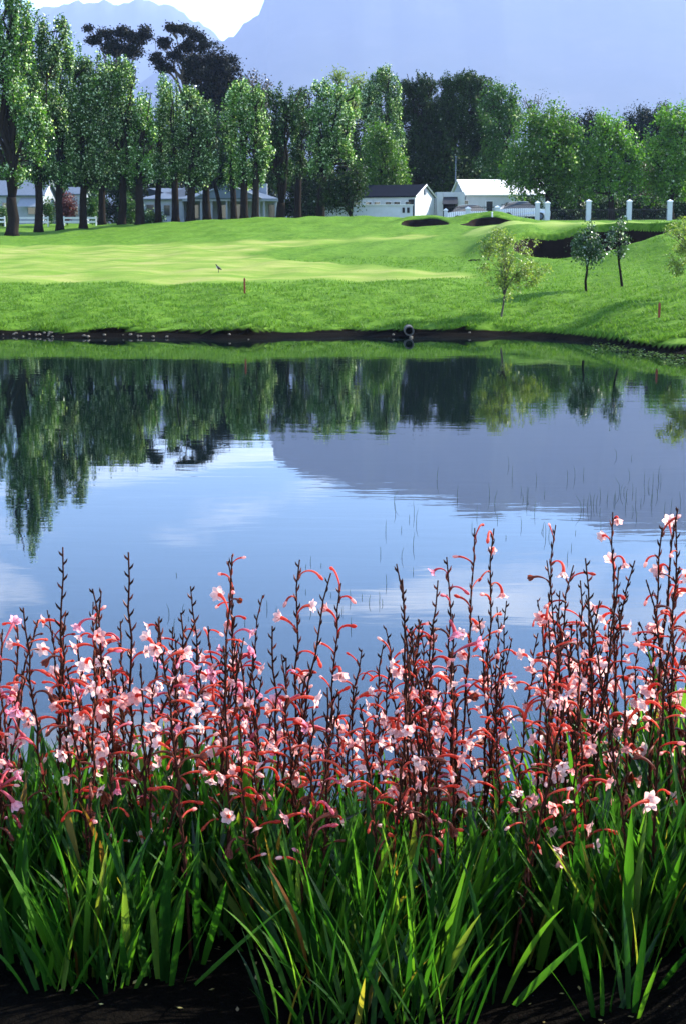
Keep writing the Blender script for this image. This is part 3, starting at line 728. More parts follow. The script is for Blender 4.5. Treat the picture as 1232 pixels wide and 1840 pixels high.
shrub('dark hedge shrub left of the rightmost pillar', 1165, 370, 34, 20, 124, L_POPD, 92, .16)
shrub('dark hedge shrub at the right edge behind the rightmost pillar', 1228, 370, 26, 22, 124, L_POPD, 93, .16)
# saplings by the pond
p = hit(900, 570); 
tree('sapling', 'feathery yellow green sapling leaning by the water', 899, 569, p.y, [(910, 462, 46, 36), (886, 445, 26, 24), (948, 488, 30, 18), (915, 508, 36, 20), (905, 428, 22, 14), (880, 480, 20, 18)], L_YEL, BARK_GREY, .055, 1.25, .03, .15, 26, 101, clump=.14, twig=.006, group='saplings on the far bank', lean=.08, trunk_to=.85, gap=0, vert=.9, base_z=p.z)
p = hit(1053, 524)
tree('sapling', 'small dark sapling with pale blossoms left of the big bunker centre', 1052, 524, p.y, [(1055, 448, 24, 30), (1062, 425, 14, 20), (1040, 440, 14, 20)], L_SAPD, BARK_DARK, .07, 1.4, .04, .1, 9, 102, clump=.13, twig=.006, group='saplings on the far bank', trunk_to=.85, gap=0, base_z=p.z)
p = hit(1117, 515)
tree('sapling', 'thin sparse sapling right of the dark one, leafy only at top', 1117, 515, p.y, [(1108, 428, 16, 26), (1114, 408, 10, 12), (1112, 455, 8, 8)], L_SAPD, BARK_DARK, .07, 1.2, .04, .1, 8, 103, clump=.12, twig=.006, group='saplings on the far bank', trunk_to=1.0, gap=0, lean=-.08, base_z=p.z)
p = hit(1225, 560)
tree('sapling', 'feathery pale green sapling cut off by the right edge', 1268, 545, 40.5, [(1225, 440, 40, 32), (1262, 430, 50, 40), (1205, 420, 22, 18), (1230, 478, 34, 18)], L_YEL, BARK_GREY, .058, .95, .04, .15, 20, 104, clump=.14, twig=.006, group='saplings on the far bank', trunk_to=.9, gap=0, vert=.9)

# ------------------------------------------------------------------ buildings
M_WHITE = plain('white_painted_plaster', (.42, .44, .47), .8, .08, 2.5, .2, 18)
M_SHADED = plain('shade_tinted_plaster', (.24, .27, .31), .85, .1, 2.5, .2, 18)  # blue-grey of walls in shade put into the plaster colour
M_SLATE = plain('dark_slate_roof', (.007, .010, .017), .9, .25, 8, .4, 14, spec=.04)
M_GREYROOF = plain('grey_sheet_roof', (.085, .11, .145), .7, .15, 5, .3, 20, spec=.15)
M_WROOF = plain('white_sheet_roof', (.80, .78, .74), .65, .08, 3, .3, 12)
M_GLASS = plain('dark_window_glass', (.02, .025, .03), .08, .1, 4, 0, spec=.8)
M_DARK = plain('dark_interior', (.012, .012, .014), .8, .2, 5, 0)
M_TRIM = plain('white_trim', (.58, .59, .60), .6, .05, 6, .1, 30)
M_DIM = plain('shade_dimmed_paint', (.20, .22, .25), .8, .1, 6, .1, 30)  # grey copy of the trim, house shade put into its colour
M_IRON = plain('black_iron', (.015, .015, .017), .5, .2, 20, .1, 60)
M_STONE = plain('pale_pond_stone', (.15, .13, .10), .85, .5, 9, .5, 30)
M_RED = plain('red_painted_wood', (.20, .04, .02), .7, .25, 14, .3, 50)
M_CONC = plain('concrete', (.075, .07, .06), .85, .2, 12, .4, 40)

def gable_house(root, L, Wd, hw, hr, wall, roof, over=.25, th=.1):
    """walls in x [-L,0], y [0,Wd]; ridge along x"""
    b = MB()
    V = [(-L,0,0),(0,0,0),(0,Wd,0),(-L,Wd,0),(-L,0,hw),(0,0,hw),(0,Wd,hw),(-L,Wd,hw),(0,Wd/2,hr-.03),(-L,Wd/2,hr-.03)]
    b.add(V, [(0,1,5,4),(1,2,6,5),(2,3,7,6),(3,0,4,7),(4,5,8,9),(6,7,9,8)], [(5,6,8),(7,4,9)])
    b.build('wall', wall, root)
    for s in (-1, 1):
        y0 = -over if s < 0 else Wd+over
        dz = (hr-hw)/(Wd/2)*over
        P = [(-L-over, y0, hw-dz), (over, y0, hw-dz), (over, Wd/2, hr), (-L-over, Wd/2, hr)]
        P2 = [(x, y, z+th) for x, y, z in P]
        r = MB().add(P+P2, [(0,3,2,1),(4,5,6,7),(0,1,5,4),(1,2,6,5),(2,3,7,6),(3,0,4,7)])
        r.build('roof_slope', roof, root)
    f = MB()
    for x in (over+.03,):
        for s in (-1, 1):
            y0 = -over if s < 0 else Wd+over
            dz = (hr-hw)/(Wd/2)*over
            f.tube([(x, y0, hw-dz+.03), (x, Wd/2, hr+.04)], [.08, .08], 4)
    f.build('bargeboard', M_TRIM, root)
# white shed
Ys = 121.0; zg = hz(xat(745, Ys, 3), Ys) - .1
zs = zat(353, Ys)
c = Vector((xat(745, Ys, zs), Ys, zg))
shed = thing('white_shed', 'white gabled shed with dark slate roof and a row of small windows', 'shed', c, rad(-27))
gable_house(shed, 6.0, 4.0, zs-zg, zat(333, Ys+1)-zg, M_WHITE, M_SLATE, .12)
for k in range(6):
    x = -5.3 + k*.92 + (.12 if k % 2 else 0); zc_ = zs-zg-.55
    w = MB().box((x, -.02, zc_), (.62, .08, .36)).build('window', M_TRIM, shed)
    MB().box((x, -.075, zc_), (.5, .05, .24)).build('pane', M_GLASS, w)
MB().box((-.32, -.03, (zs-zg)*.45), (.5, .1, (zs-zg)*.9)).build('door', M_DARK, shed)
v = MB().box((.03, 2.0, zat(343, Ys)-zg), (.1, .3, .5)).build('vent', M_GREYROOF, shed)
# boundary wall in front of the shed
Yw = 117.0; zt = zat(369, Yw); xa, xb = xat(570, Yw, zt), xat(741, Yw, zt); zgw = hz((xa+xb)/2, Yw)-.3
wall = thing('boundary_wall', 'low white plastered wall in front of the shed', 'wall', ((xa+xb)/2, Yw, zgw), 0)
MB().box((-(xb-xa)*.27, .0, (zt-zgw)/2-.04), ((xb-xa)*.46, .25, zt-zgw-.08)).build('wall_panel', M_WHITE, wall)
MB().box(((xb-xa)*.23, .06, (zt-zgw)/2), ((xb-xa)*.54-.01, .25, zt-zgw)).build('wall_panel', M_WHITE, wall)
MB().box((0, .03, zt-zgw+.035), (xb-xa+.1, .38, .07)).build('coping', M_TRIM, wall)
for dx in (0, .38): MB().box(((xb-xa)*.5-.75+dx, -.08, zt-zgw-.38), (.2, .06, .42)).build('vent_slot', M_DARK, wall)
# white roofed hall
Yh = 128.0; ze = zat(350, Yh); x0, x1 = xat(834, Yh, ze), xat(985, Yh, ze); zgh = hz(x0, Yh)-.1
hall = thing('white_roofed_hall', 'long white hall with bright white pitched roof', 'building', (x1, Yh, zgh), rad(6))
gable_house(hall, x1-x0, 7.0, ze-zgh, zat(325, Yh+3.5)-zgh, M_WHITE, M_WROOF, .2)
for k, (dx, w_, h_) in enumerate(((-7.55, .7, 2.0), (-5.3, .55, 1.9), (-3.3, .9, 1.0))):
    fr = MB().box((dx, -.03, 1.05 if h_ > 1.5 else 1.35), (w_+.16, .08, h_+.14)).build('door' if h_ > 1.5 else 'window', M_TRIM, hall)
    MB().box((dx, -.085, 1.05 if h_ > 1.5 else 1.35), (w_, .05, h_)).build('pane', M_GLASS, fr)
# flat carport in front of the hall's left end
Yc = 124.5; zt = zat(345, Yc); xa, xb = xat(784, Yc, zt), xat(834, Yc, zt); zgc = hz(xa, Yc)-.1; hh = zt-zgc; ww = xb-xa
cp = thing('carport', 'white flat roofed carport with dark opening beside the hall', 'carport', (xa, Yc, zgc), 0)
MB().box((.27, 1.5, hh/2), (.54, 3.0, hh)).build('wall', M_WHITE, cp)
MB().box((ww-.3, 1.5, hh/2), (.6, 3.0, hh)).build('wall', M_WHITE, cp)
MB().box((ww/2, 1.5, hh-.2), (ww-1.15, 2.98, .4)).build('lintel', M_WHITE, cp)
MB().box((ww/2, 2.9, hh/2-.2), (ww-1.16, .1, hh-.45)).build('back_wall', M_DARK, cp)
aw = MB(); aw.add([(.55, -.05, hh-.42), (ww-.62, -.05, hh-.42), (ww-.62, -.95, hh-1.0), (.4, -.95, hh-1.0), (.55, -.05, hh-.47), (ww-.62, -.05, hh-.47), (ww-.62, -.95, hh-1.05), (.4, -.95, hh-1.05)],
       [(3,2,1,0),(4,5,6,7),(0,1,5,4),(1,2,6,5),(2,3,7,6),(3,0,4,7)]); aw.build('awning', M_IRON, cp)
# pillars and railings along the drive
G8 = 'white pillars along the lawn edge'
PIL = [(800, 374, 113.5, .28, 'thin white pillar at the left end of the black railing'), (840, 371, 113, .38, 'white pillar left of the round grassy mound'), (893, 369, 112.5, .38, 'white pillar just right of the round mound top'),
       (965, 361, 111.5, .33, 'left pillar of the close pair under the first plane tree'), (983, 361, 111, .34, 'right pillar of the close pair under the first plane tree'),
       (1057, 358, 111, .35, 'white pillar standing above the big bunker'), (1130, 358, 111, .35, 'white pillar above the thin sapling'), (1203, 358, 111, .35, 'rightmost white pillar near the picture edge')]
pos = []
for px_, py_, Yp, w_, lb in PIL:
    zt = zat(py_, Yp); x = xat(px_, Yp, zt); z0 = hz(x, Yp)-.1; h = zt-z0
    pr = thing('gate_pillar', lb, 'pillar', (x, Yp, z0), 0, G8)
    MB().box((0, 0, (h-.2)/2), (w_, w_, h-.2)).build('shaft', M_WHITE, pr)
    a = w_/2+.04; cz = h-.2
    MB().add([(-a,-a,cz),(a,-a,cz),(a,a,cz),(-a,a,cz),(-a,-a,cz+.06),(a,-a,cz+.06),(a,a,cz+.06),(-a,a,cz+.06),(0,0,h)], [(0,3,2,1),(0,1,5,4),(1,2,6,5),(2,3,7,6),(3,0,4,7)], [(4,5,8),(5,6,8),(6,7,8),(7,4,8)]).build('cap', M_TRIM, pr)
    pos.append((x, Yp, z0, h, w_))
for k, lb in enumerate(('black railing panel left of the mound', 'black railing panel behind the round mound', 'black railing panel right of the mound', None, 'low black railing above the left end of the big bunker', 'low black railing above the middle of the big bunker', 'low black railing above the right end of the big bunker')):
    if not lb: continue
    a, b = pos[k], pos[k+1]; L = b[0]-a[0]-(a[4]+b[4])/2-.02; hh = 1.45 if k < 3 else 1.1
    fr = thing('railing_panel', lb, 'railing', ((a[0]+a[4]/2+b[0]-b[4]/2)/2, (a[1]+b[1])/2, min(a[2], b[2])), math.atan2(b[1]-a[1], b[0]-a[0]), 'black railings between the pillars')
    for z in (.25, hh-.1): MB().box((0, 0, z), (L, .04, .05)).build('rail', M_IRON, fr)
    n = int(L/.16); bb = MB()
    for i in range(n): bb.box((-L/2+(i+.5)*L/n, .0, hh/2), (.022, .018, hh))
    bb.build('bars', M_IRON, fr)['kind'] = 'stuff'
# grey roofed house with veranda
Yv = 130.0; ze = zat(357, Yv); xl, xr = xat(258, Yv, ze), xat(500, Yv, ze); zgv = hz((xl+xr)/2, Yv)-.15
def hip(root, name, x0, x1, y0, y1, z0, z1, mat, inset=None, th=.09):
    ins = (y1-y0)/2 if inset is None else inset; ym = (y0+y1)/2
    V = [(x0,y0,z0),(x1,y0,z0),(x1,y1,z0),(x0,y1,z0),(x0+ins,ym,z1),(x1-ins,ym,z1),(x0,y0,z0-th),(x1,y0,z0-th),(x1,y1,z0-th),(x0,y1,z0-th)]
    return MB().add(V, [(0,1,5,4),(2,3,4,5),(6,9,8,7),(0,6,7,1),(1,7,8,2),(2,8,9,3),(3,9,6,0)], [(1,2,5),(3,0,4)]).build(name, mat, root)
hv = thing('veranda_house', 'long low house with grey hipped roof and veranda behind the poplars', 'house', (xl, Yv, zgv), 0)
k = (xr-xl)/242.0; he = ze-zgv
MB().box((36*k, 3.5, he/2), (72*k, 7, he-.05)).build('wall', M_SHADED, hv)
MB().box((157*k, 5.0, he/2), (170*k-.01, 4, he-.05)).build('wall', M_SHADED, hv)
hip(hv, 'roof', -.4, 76*k, -.4, 7.2, he, he+1.0, M_GREYROOF)
hip(hv, 'roof', 60*k, 244*k, -.5, 7.4, he+.004, he+.95, M_GREYROOF, 3.0)
g = gable_house
gx0 = 152*k
MB().add([(gx0-3.0, -.7, he+.02), (gx0, -.7, he+1.25), (gx0+3.0, -.7, he+.02), (gx0-3.0, 4, he+.02), (gx0, 4, he+1.25), (gx0+3.0, 4, he+.02)], [(0,1,4,3),(1,2,5,4),(0,3,5,2)], [(0,2,1),(3,4,5)]).build('gable_roof', M_GREYROOF, hv)
MB().tube([(gx0-3.05, -.76, he+.05), (gx0, -.76, he+1.3), (gx0+3.05, -.76, he+.05)], [.07]*3, 4).build('bargeboard', M_DIM, hv)
MB().box((157*k, -.46, he-.14), (172*k, .1, .16)).build('fascia', M_DIM, hv)
MB().box((211*k, 3.4, he+.9), (.8, .7, 1.0)).build('chimney', M_SHADED, hv)
for px_ in (326, 362, 381, 408, 466, 475, 496):
    MB().box(((px_-258)*k, -.3, he/2-.1), (.16, .16, he-.2)).build('post', M_DIM, hv)
for px_, wpx, zc_, h_ in ((270, 13, .58, 1.0), (300, 10, .58, .9)):
    w = MB().box(((px_-258)*k, -.03, he*zc_), (wpx*k+.14, .08, h_+.14)).build('window', M_DIM, hv)
    MB().box(((px_-258)*k, -.08, he*zc_), (wpx*k, .05, h_)).build('pane', M_GLASS, w)
for px_, wpx, h_ in ((345, 12, 1.2), (372, 10, 2.0), (396, 14, 1.2), (430, 18, 1.3), (456, 10, 2.0), (486, 12, 1.2)):
    w = MB().box(((px_-258)*k, 2.97, 1.0 if h_ > 1.5 else 1.35), (wpx*k+.14, .08, h_+.14)).build('door' if h_ > 1.5 else 'window', M_DIM, hv)
    MB().box(((px_-258)*k, 2.92, 1.0 if h_ > 1.5 else 1.35), (wpx*k, .05, h_)).build('pane', M_GLASS, w)
# cottage at the left edge
Yk = 132.0; ze = zat(350, Yk); x0, x1 = xat(-45, Yk, ze), xat(76, Yk, ze); zgk = hz(x1, Yk)-.15; hk = ze-zgk
ct = thing('white_cottage', 'white cottage with pale roof behind the leftmost poplars', 'house', (x1, Yk, zgk), 0)
gable_house(ct, x1-x0, 6.0, hk, zat(326, Yk+3)-zgk, M_SHADED, M_GREYROOF, .3)
for dx in (-4.9, -3.2, -.9):
    w = MB().box((dx, -.03, hk*.55), (.95, .08, 1.15)).build('window', M_DIM, ct)
    MB().box((dx, -.08, hk*.55), (.8, .05, 1.0)).build('pane', M_GLASS, w)
MB().add([(-1.9, -.05, hk*.9), (-.6, -.05, hk*.9), (-.4, -1.0, hk*.62), (-2.1, -1.0, hk*.62), (-1.9, -.05, hk*.87), (-.6, -.05, hk*.87), (-.4, -1.0, hk*.59), (-2.1, -1.0, hk*.59)], [(3,2,1,0),(4,5,6,7),(0,1,5,4),(1,2,6,5),(2,3,7,6),(3,0,4,7)]).build('awning', M_DIM, ct)
# small outbuilding between third and fourth poplars
Yo = 136.0; ze = zat(349, Yo); x0, x1 = xat(120, Yo, ze), xat(149, Yo, ze); zgo = hz(x1, Yo)-.15
ob = thing('outbuilding', 'small pale outbuilding between the third poplar and the broad one', 'building', (x1, Yo, zgo), 0)
gable_house(ob, x1-x0, 3.0, ze-zgo, zat(338, Yo+1.5)-zgo, M_SHADED, M_GREYROOF, .15)
w = MB().box((-.75, -.03, 1.4), (.7, .08, .9)).build('window', M_DIM, ob); MB().box((-.75, -.08, 1.4), (.56, .05, .76)).build('pane', M_GLASS, w)
# white rail fences
def rail_fence(label, pa, pb, Yf):
    zt = zat(390, Yf); xa, xb = xat(pa, Yf, zt), xat(pb, Yf, zt); xm = (xa+xb)/2; z0 = min(hz(xa, Yf), hz(xb, Yf))-.1; h = zt-z0
    r = thing('rail_fence', label, 'fence', (xm, Yf, z0), 0, 'white rail fences behind the poplars')
    L = xb-xa
    for z in (h-.07, h-.36): MB().box((0, -.07, z), (L, .05, .14)).build('rail', M_TRIM, r)
    n = max(2, int(L/1.6)+1)
    for i in range(n): MB().box((-L/2+.06+i*(L-.12)/(n-1), 0, (h+.06)/2), (.09, .085, h+.06)).build('post', M_TRIM, r)
rail_fence('white two rail fence between the first and second poplar trunks', 26, 88, 110)
rail_fence('white two rail fence around the trunk of the broad poplar', 114, 174, 110)
rail_fence('short white rail fence end at the left edge', -14, 10, 110.5)
# pole
Yp = 136; zt = zat(282, Yp); x = xat(818, Yp, zt); z0 = hz(x, Yp)-.1
po = thing('lamp_pole', 'slim pale pole rising left of the white roof', 'pole', (x, Yp, z0))
MB().tube([(0, 0, 0), (0, 0, zt-z0)], [.07, .045], 8).build('shaft', M_GREYROOF, po)
MB().box((.0, -.15, zt-z0+.02), (.16, .5, .1)).build('lamp_head', M_GREYROOF, po)
# parked cars
def car(label, px, Yc, paint, rz):
    x = xat(px, Yc, 3.3); z0 = hz(x, Yc)
    r = thing('parked_car', label, 'car', (x, Yc, z0), rz, 'cars parked behind the railing')
    low = [(-2.1, .3), (-2.12, .62), (-1.95, .85), (-1.2, .92), (1.05, .95), (1.9, .8), (2.12, .6), (2.1, .3)]
    cab = [(-1.75, .88), (-1.25, 1.38), (-.4, 1.46), (.35, 1.42), (1.15, .92)]
    def ext(prof, w0, w1, zt):
        n = len(prof); V = []
        for s in (-1, 1):
            for (a, z) in prof: V.append((a, s*(w0 if z < zt else w1), z))
        Qs = [(i, i+1, n+i+1, n+i) for i in range(n-1)] + [(n-1, 0, n, 2*n-1)]
        T = [(0, i+1, i) for i in range(1, n-1)] + [(n, n+i, n+i+1) for i in range(1, n-1)]
        return MB().add(V, Qs, T)
    ext(low, .85, .82, .8).build('body', paint, r)
    gl = ext(cab, .76, .62, 1.2).build('cabin_glass', M_GLASS, r)
    rf = [(-1.25, 1.39), (-.4, 1.475), (.35, 1.435)]
    MB().add([(a, s*.64, z+dz) for dz in (0, .03) for s in (-1, 1) for a, z in rf], [(0,1,4,3),(1,2,5,4),(6,9,10,7),(7,10,11,8),(0,6,7,1),(1,7,8,2),(3,4,10,9),(4,5,11,10)]).build('roof', paint, r)
    for a in (-1.3, 1.3):
        for s in (-1, 1):
            t = MB().tube([(a, s*.68, .31), (a, s*.87, .31)], [.31, .31], 14).build('wheel', M_IRON, r)
            MB().tube([(a, s*.86, .31), (a, s*.885, .31)], [.18, .17], 10).build('rim', M_GREYROOF, t)
    for s in (-1, 1): MB().box((2.08, s*.6, .68), (.08, .3, .13)).build('headlight', M_TRIM, r)
car('pale car behind the round grassy mound', 848, 117.5, plain('car_paint_white', (.7, .7, .7), .25, .03, 3, 0, spec=.6), 0)
car('silver grey car behind the railing under the first plane tree', 937, 117, plain('car_paint_silver', (.42, .44, .46), .25, .03, 3, 0, metal=.5, spec=.6), rad(4))
# ------------------------------------------------------------------ small things on the lawn and bank
def stake(label, px, py0, py1):
    p = hit(px, py1); h = zat(py0, p.y)-p.z
    r = thing('hazard_stake', label, 'stake', (p.x, p.y, p.z-.05), 0, 'red stakes beside the pond')
    MB().box((0, 0, (h-.02)/2), (.055, .04, h-.02)).build('shaft', M_RED, r)
    a, b = .0275, .02
    MB().add([(-a,-b,h-.02),(a,-b,h-.02),(a,b,h-.02),(-a,b,h-.02),(0,0,h+.03)], None, [(0,1,4),(1,2,4),(2,3,4),(3,0,4)]).build('point', M_RED, r)
stake('thin red stake on the bank below the mown fairway', 440, 497, 528)
stake('thin red stake on the right, below the right edge sapling', 1183, 541, 571)
p = hit(883, 391, 60); pg = thing('marker_peg', 'tiny white marker peg on the round grassy mound', 'peg', (p.x, p.y, p.z-.03))
MB().tube([(0, 0, 0), (0, 0, .26)], [.05, .04], 8).build('shaft', M_TRIM, pg); MB().tube([(0, 0, .255), (0, 0, .31)], [.065, .04], 8).build('cap', M_TRIM, pg)
# bird
M_BIRD = plain('dark_feathers', (.03, .027, .025), .7, .4, 20, .2, 80); M_BWHITE = plain('white_feathers', (.6, .58, .55), .8, .1, 20, 0)
p = hit(393, 490); bd = thing('bird', 'small dark bird standing upright on the pale fairway', 'bird', (p.x, p.y, p.z), rad(200))
b = MB(); b.tube([(-.13, 0, .10), (-.07, 0, .13), (-.02, 0, .165), (.03, 0, .20), (.055, 0, .245), (.07, 0, .275), (.085, 0, .285), (.10, 0, .283)], [.006, .03, .05, .045, .024, .022, .02, .008], 8)
b.build('body', M_BIRD, bd, smooth=True)
MB().tube([(.098, 0, .283), (.14, 0, .275)], [.006, .002], 5).build('beak', M_BIRD, bd)
MB().tube([(.03, 0, .14), (.055, 0, .18), (.06, 0, .215)], [.02, .03, .018], 7).build('breast', M_BWHITE, bd, smooth=True)
for s in (-1, 1): MB().tube([(-.005, s*.018, .13), (.0, s*.02, .06), (-.005, s*.02, 0), (.02, s*.022, .004)], [.008, .006, .006, .004], 5).build('leg', M_BIRD, bd)
# fallen branch
p = hit(850, 470); fb = thing('fallen_branch', 'dark twiggy branch lying on the grass left of the feathery sapling', 'branch', (p.x, p.y, p.z))
b = MB(); b.tube([(-.22, .02, .03), (-.08, 0, .05), (.08, .02, .045), (.22, -.02, .09)], [.02, .03, .028, .01], 6)
b.build('stem', BARK_DARK, fb)
for q in range(7):
    a = RS.uniform(-.2, .2); MB().tube([(a, 0, .045), (a+.06, RS.uniform(-.1, .1), .07), (a+.14, RS.uniform(-.14, .14), RS.uniform(.03, .12))], [.012, .009, .003], 4).build('twig', BARK_DARK, fb)
# drain pipe
p = at(734, 594, 39.05)
dp = thing('drain_pipe', 'round pale drain pipe mouth in the dark bank edge', 'pipe', (p.x, 39.6, p.z))
n = 20; th = np.arange(n)*2*math.pi/n; V = []
for (y, r) in ((-.75, .135), (-.75, .10), (0, .10), (0, .135)): V += [(r*math.cos(t), y, r*math.sin(t)) for t in th]
Qp = [(a*n+i, ((a+1) % 4)*n+i, ((a+1) % 4)*n+(i+1) % n, a*n+(i+1) % n) for a in range(4) for i in range(n)]
MB().add(V, Qp).build('pipe_ring', M_CONC, dp, smooth=False)
MB().add([(.1*math.cos(t), -.3, .1*math.sin(t)) for t in th]+[(0, -.3, 0)], None, [(i, (i+1) % n, n) for i in range(n)]).build('pipe_bore', M_DARK, dp)
# stones on the muddy ledge
IV, IT = icosphere(1)
smesh = []
for q in range(5):
    rs = np.random.RandomState(q); V = IV*np.array([1, .8, .6]); V = V*(1+.22*rs.normal(size=(len(V), 1))*.6)
    smesh.append(make_mesh('stone', V, IT, M_STONE, smooth=True))
rs = np.random.RandomState(4)
spx = list(rs.uniform(2, 90, 13)) + list(rs.uniform(90, 260, 11)) + list(rs.uniform(260, 520, 5)) + list(rs.uniform(600, 860, 4))
for q, px_ in enumerate(spx):
    Yq = 39.2; x = xat(px_, Yq, .1); Yq = float(shore(np.array(x), np.array(39.2))) - rs.uniform(.04, .45); r = rs.uniform(.018, .055)*(1.9 if q in (0, 20) else 1)
    side = 'left end' if px_ < 90 else 'left half' if px_ < 300 else 'middle' if px_ < 560 else 'right of the middle'
    o = link('pond_stone', smesh[q % 5], None, (x, Yq, hz(x, Yq)+r*.25), (0, 0, rs.rand()*6), (r, r, r))
    tag(o, 'pale stone on the muddy far waterline, '+side, 'stone', 'stones along the far waterline')
# reeds standing in the pond
M_REED = plain('reed_green', (.03, .06, .02), .6, .3, 10, 0)
rs = np.random.RandomState(9); b = MB()
def reed(x, y, h):
    l = rs.normal()*.12*h; m = rs.normal()*.08*h
    b.tube([(x, y, -.05), (x+l*.3, y, h*.5), (x+l+m, y+rs.normal()*.05*h, h)], [.0028, .0024, .001], 3, cap=False)
for px_, py_, n in ((1180, 900, 16), (1080, 900, 14), (960, 880, 10), (880, 900, 10), (740, 930, 8), (1000, 960, 10), (700, 1060, 8), (360, 1080, 8), (560, 1090, 8), (1150, 870, 14), (640, 1050, 5)):
    for q in range(n):
        d = ray(px_+rs.normal()*45, py_+rs.normal()*28); t = -CAM_Z/d[2]
        reed(d[0]*t, d[1]*t, rs.uniform(.03, .12)*(1.5 if py_ < 950 else .8))
tag(b.build('pond_reeds', M_REED), 'thin scattered reed stems standing in the water', 'reeds', kind='stuff')
# floating weed along the right shore
M_WEED = leaf_mat('floating_weed', (.015, .04, .008), (.06, .11, .022), .2, pale=.02, palec=(.2, .25, .2), objvar=False, rough=.7, spec=.05)
rs = np.random.RandomState(10); n = 1500
px_ = 1060 + 190*rs.rand(n)**.8; py_ = 608 + (px_-1060)*.17 + rs.rand(n)**1.5*24
P = []
for a, c_ in zip(px_, py_):
    d = ray(a, c_); t = -CAM_Z/d[2]; P.append((d[0]*t, d[1]*t, .01+rs.rand()*.05))
P = np.array(P); P = P[vnoise(P[:, 0], P[:, 1], 1.3) > -.1]
V, Qw = leaf_quads(P, .07, rs, 2.2, .7)
V[:, 2] = np.maximum(V[:, 2], .004)
tag(link('floating_weed', make_mesh('floating_weed', V, Qw, M_WEED)), 'floating weed along the right shore of the pond', 'weed', kind='stuff')

# ------------------------------------------------------------------ foreground watsonia bed
def petal_mat(name, c0, c1, trans, tcol, rough=.5, spread=.06, vary=.35):
    m, nt, out = new_mat(name)
    oi = N(nt, 'ObjectInfo')
    base = ramp(nt, oi.outputs['Random'], [(0, c0), (1, c1)])
    b = N(nt, 'BsdfPrincipled', Roughness=rough); b.inputs['Specular IOR Level'].default_value = .3
    nz = noise(nt, 120, 3, .6, objco(nt))
    base = mixrgb(nt, ramp(nt, nz, [(.35, vary), (.65, 0.0)]), base, tuple(c*.75 for c in c0))
    nt.links.new(base, b.inputs['Base Color'])
    t = N(nt, 'BsdfTranslucent'); nt.links.new(mixrgb(nt, 1.0, base, tcol, 'MULTIPLY'), t.inputs['Color'])
    mx = N(nt, 'MixShader'); mx.inputs[0].default_value = trans
    nt.links.new(b.outputs[0], mx.inputs[1]); nt.links.new(t.outputs[0], mx.inputs[2]); nt.links.new(mx.outputs[0], out.inputs[0]); return m
M_PETAL = petal_mat('petal_pale_pink', (.80, .35, .31), (.95, .74, .66), .55, (1.1, 1.0, 1.0))
M_PETALM = petal_mat('petal_magenta_pink', (.74, .26, .34), (.88, .52, .54), .55, (1.15, .9, 1.0))
M_TUBE = petal_mat('tube_coral', (.44, .030, .013), (.70, .13, .065), .5, (1.4, 1.0, .9), .6)
M_TUBEM = petal_mat('tube_rose', (.42, .04, .055), (.62, .18, .22), .45, (1.5, .9, 1.0))
M_STEM = plain('stem_dark_maroon', (.030, .010, .006), .7, .4, 60, .2, 200, spec=.04)
M_BRACT = petal_mat('bract_brown', (.12, .025, .012), (.28, .07, .035), .4, (1.4, 1.0, .8))
def sword_mat():
    m, nt, out = new_mat('sword_leaf')
    oi = N(nt, 'ObjectInfo'); co = objco(nt)
    base = ramp(nt, oi.outputs['Random'], [(0, (.004, .022, .003)), (.4, (.014, .062, .006)), (.7, (.045, .135, .011)), (.9, (.085, .19, .016)), (.94, (.14, .20, .03)), (.97, (.26, .18, .03)), (1, (.16, .05, .015))])
    vein = N(nt, 'TexWave'); vein.inputs['Scale'].default_value = 120; vein.inputs['Distortion'].default_value = .4; nt.links.new(objco(nt, (1, 0, 0)), vein.inputs['Vector'])
    base = mixrgb(nt, ramp(nt, vein.outputs['Fac'], [(.2, .35), (.8, 0.0)]), base, (.015, .06, .008))
    base = mixrgb(nt, ramp(nt, noise(nt, 9, 4, .6, co), [(.55, 0.0), (.8, .4)]), base, (.08, .15, .02))
    b = N(nt, 'BsdfPrincipled', Roughness=.4); b.inputs['Specular IOR Level'].default_value = .3
    nt.links.new(base, b.inputs['Base Color'])
    t = N(nt, 'BsdfTranslucent'); nt.links.new(mixrgb(nt, 1.0, base, (1.7, 1.8, .8), 'MULTIPLY'), t.inputs['Color'])
    bp = N(nt, 'Bump', Strength=.25, Distance=.002); nt.links.new(vein.outputs['Fac'], bp.inputs['Height']); nt.links.new(bp.outputs[0], b.inputs['Normal'])
    mx = N(nt, 'MixShader'); mx.inputs[0].default_value = .5
    nt.links.new(b.outputs[0], mx.inputs[1]); nt.links.new(t.outputs[0], mx.inputs[2]); nt.links.new(mx.outputs[0], out.inputs[0]); return m
M_SWORD = sword_mat()

def sword_verts(L, w, bend, fold, twist, seg=8):
    V = []
    for i in range(seg+1):
        t = i/seg
        wd = w*(.55+.45*min(1, t/.25))*(1-max(0, (t-.45)/.55)**1.8)*.5
        a = bend*t*t
        x = math.sin(a)*L*t*.9; z = L*t*(1-.25*bend*t*abs(bend)*.5)
        tw = twist*t
        cx, sx = math.cos(tw), math.sin(tw)
        for s, f in ((-1, 0), (0, 1), (1, 0)):
            V.append((x + sx*wd*s + (fold*wd*f)*cx, cx*wd*s - fold*wd*f*sx, z))
    Q_ = []
    for i in range(seg):
        for k in range(2): a = i*3+k; Q_.append((a, a+1, a+4, a+3))
    return np.array(V), np.array(Q_)
LEAF = []
for q in range(12):
    rs = np.random.RandomState(200+q)
    V, Q_ = sword_verts(1.0, rs.uniform(.05, .066), rs.uniform(.0, .24), rs.uniform(.1, .35), rs.uniform(-.7, .7))
    LEAF.append(make_mesh('leaf', V[:, [1, 0, 2]]*np.array([1, -1, 1]), Q_[:, ::-1], M_SWORD, smooth=True))
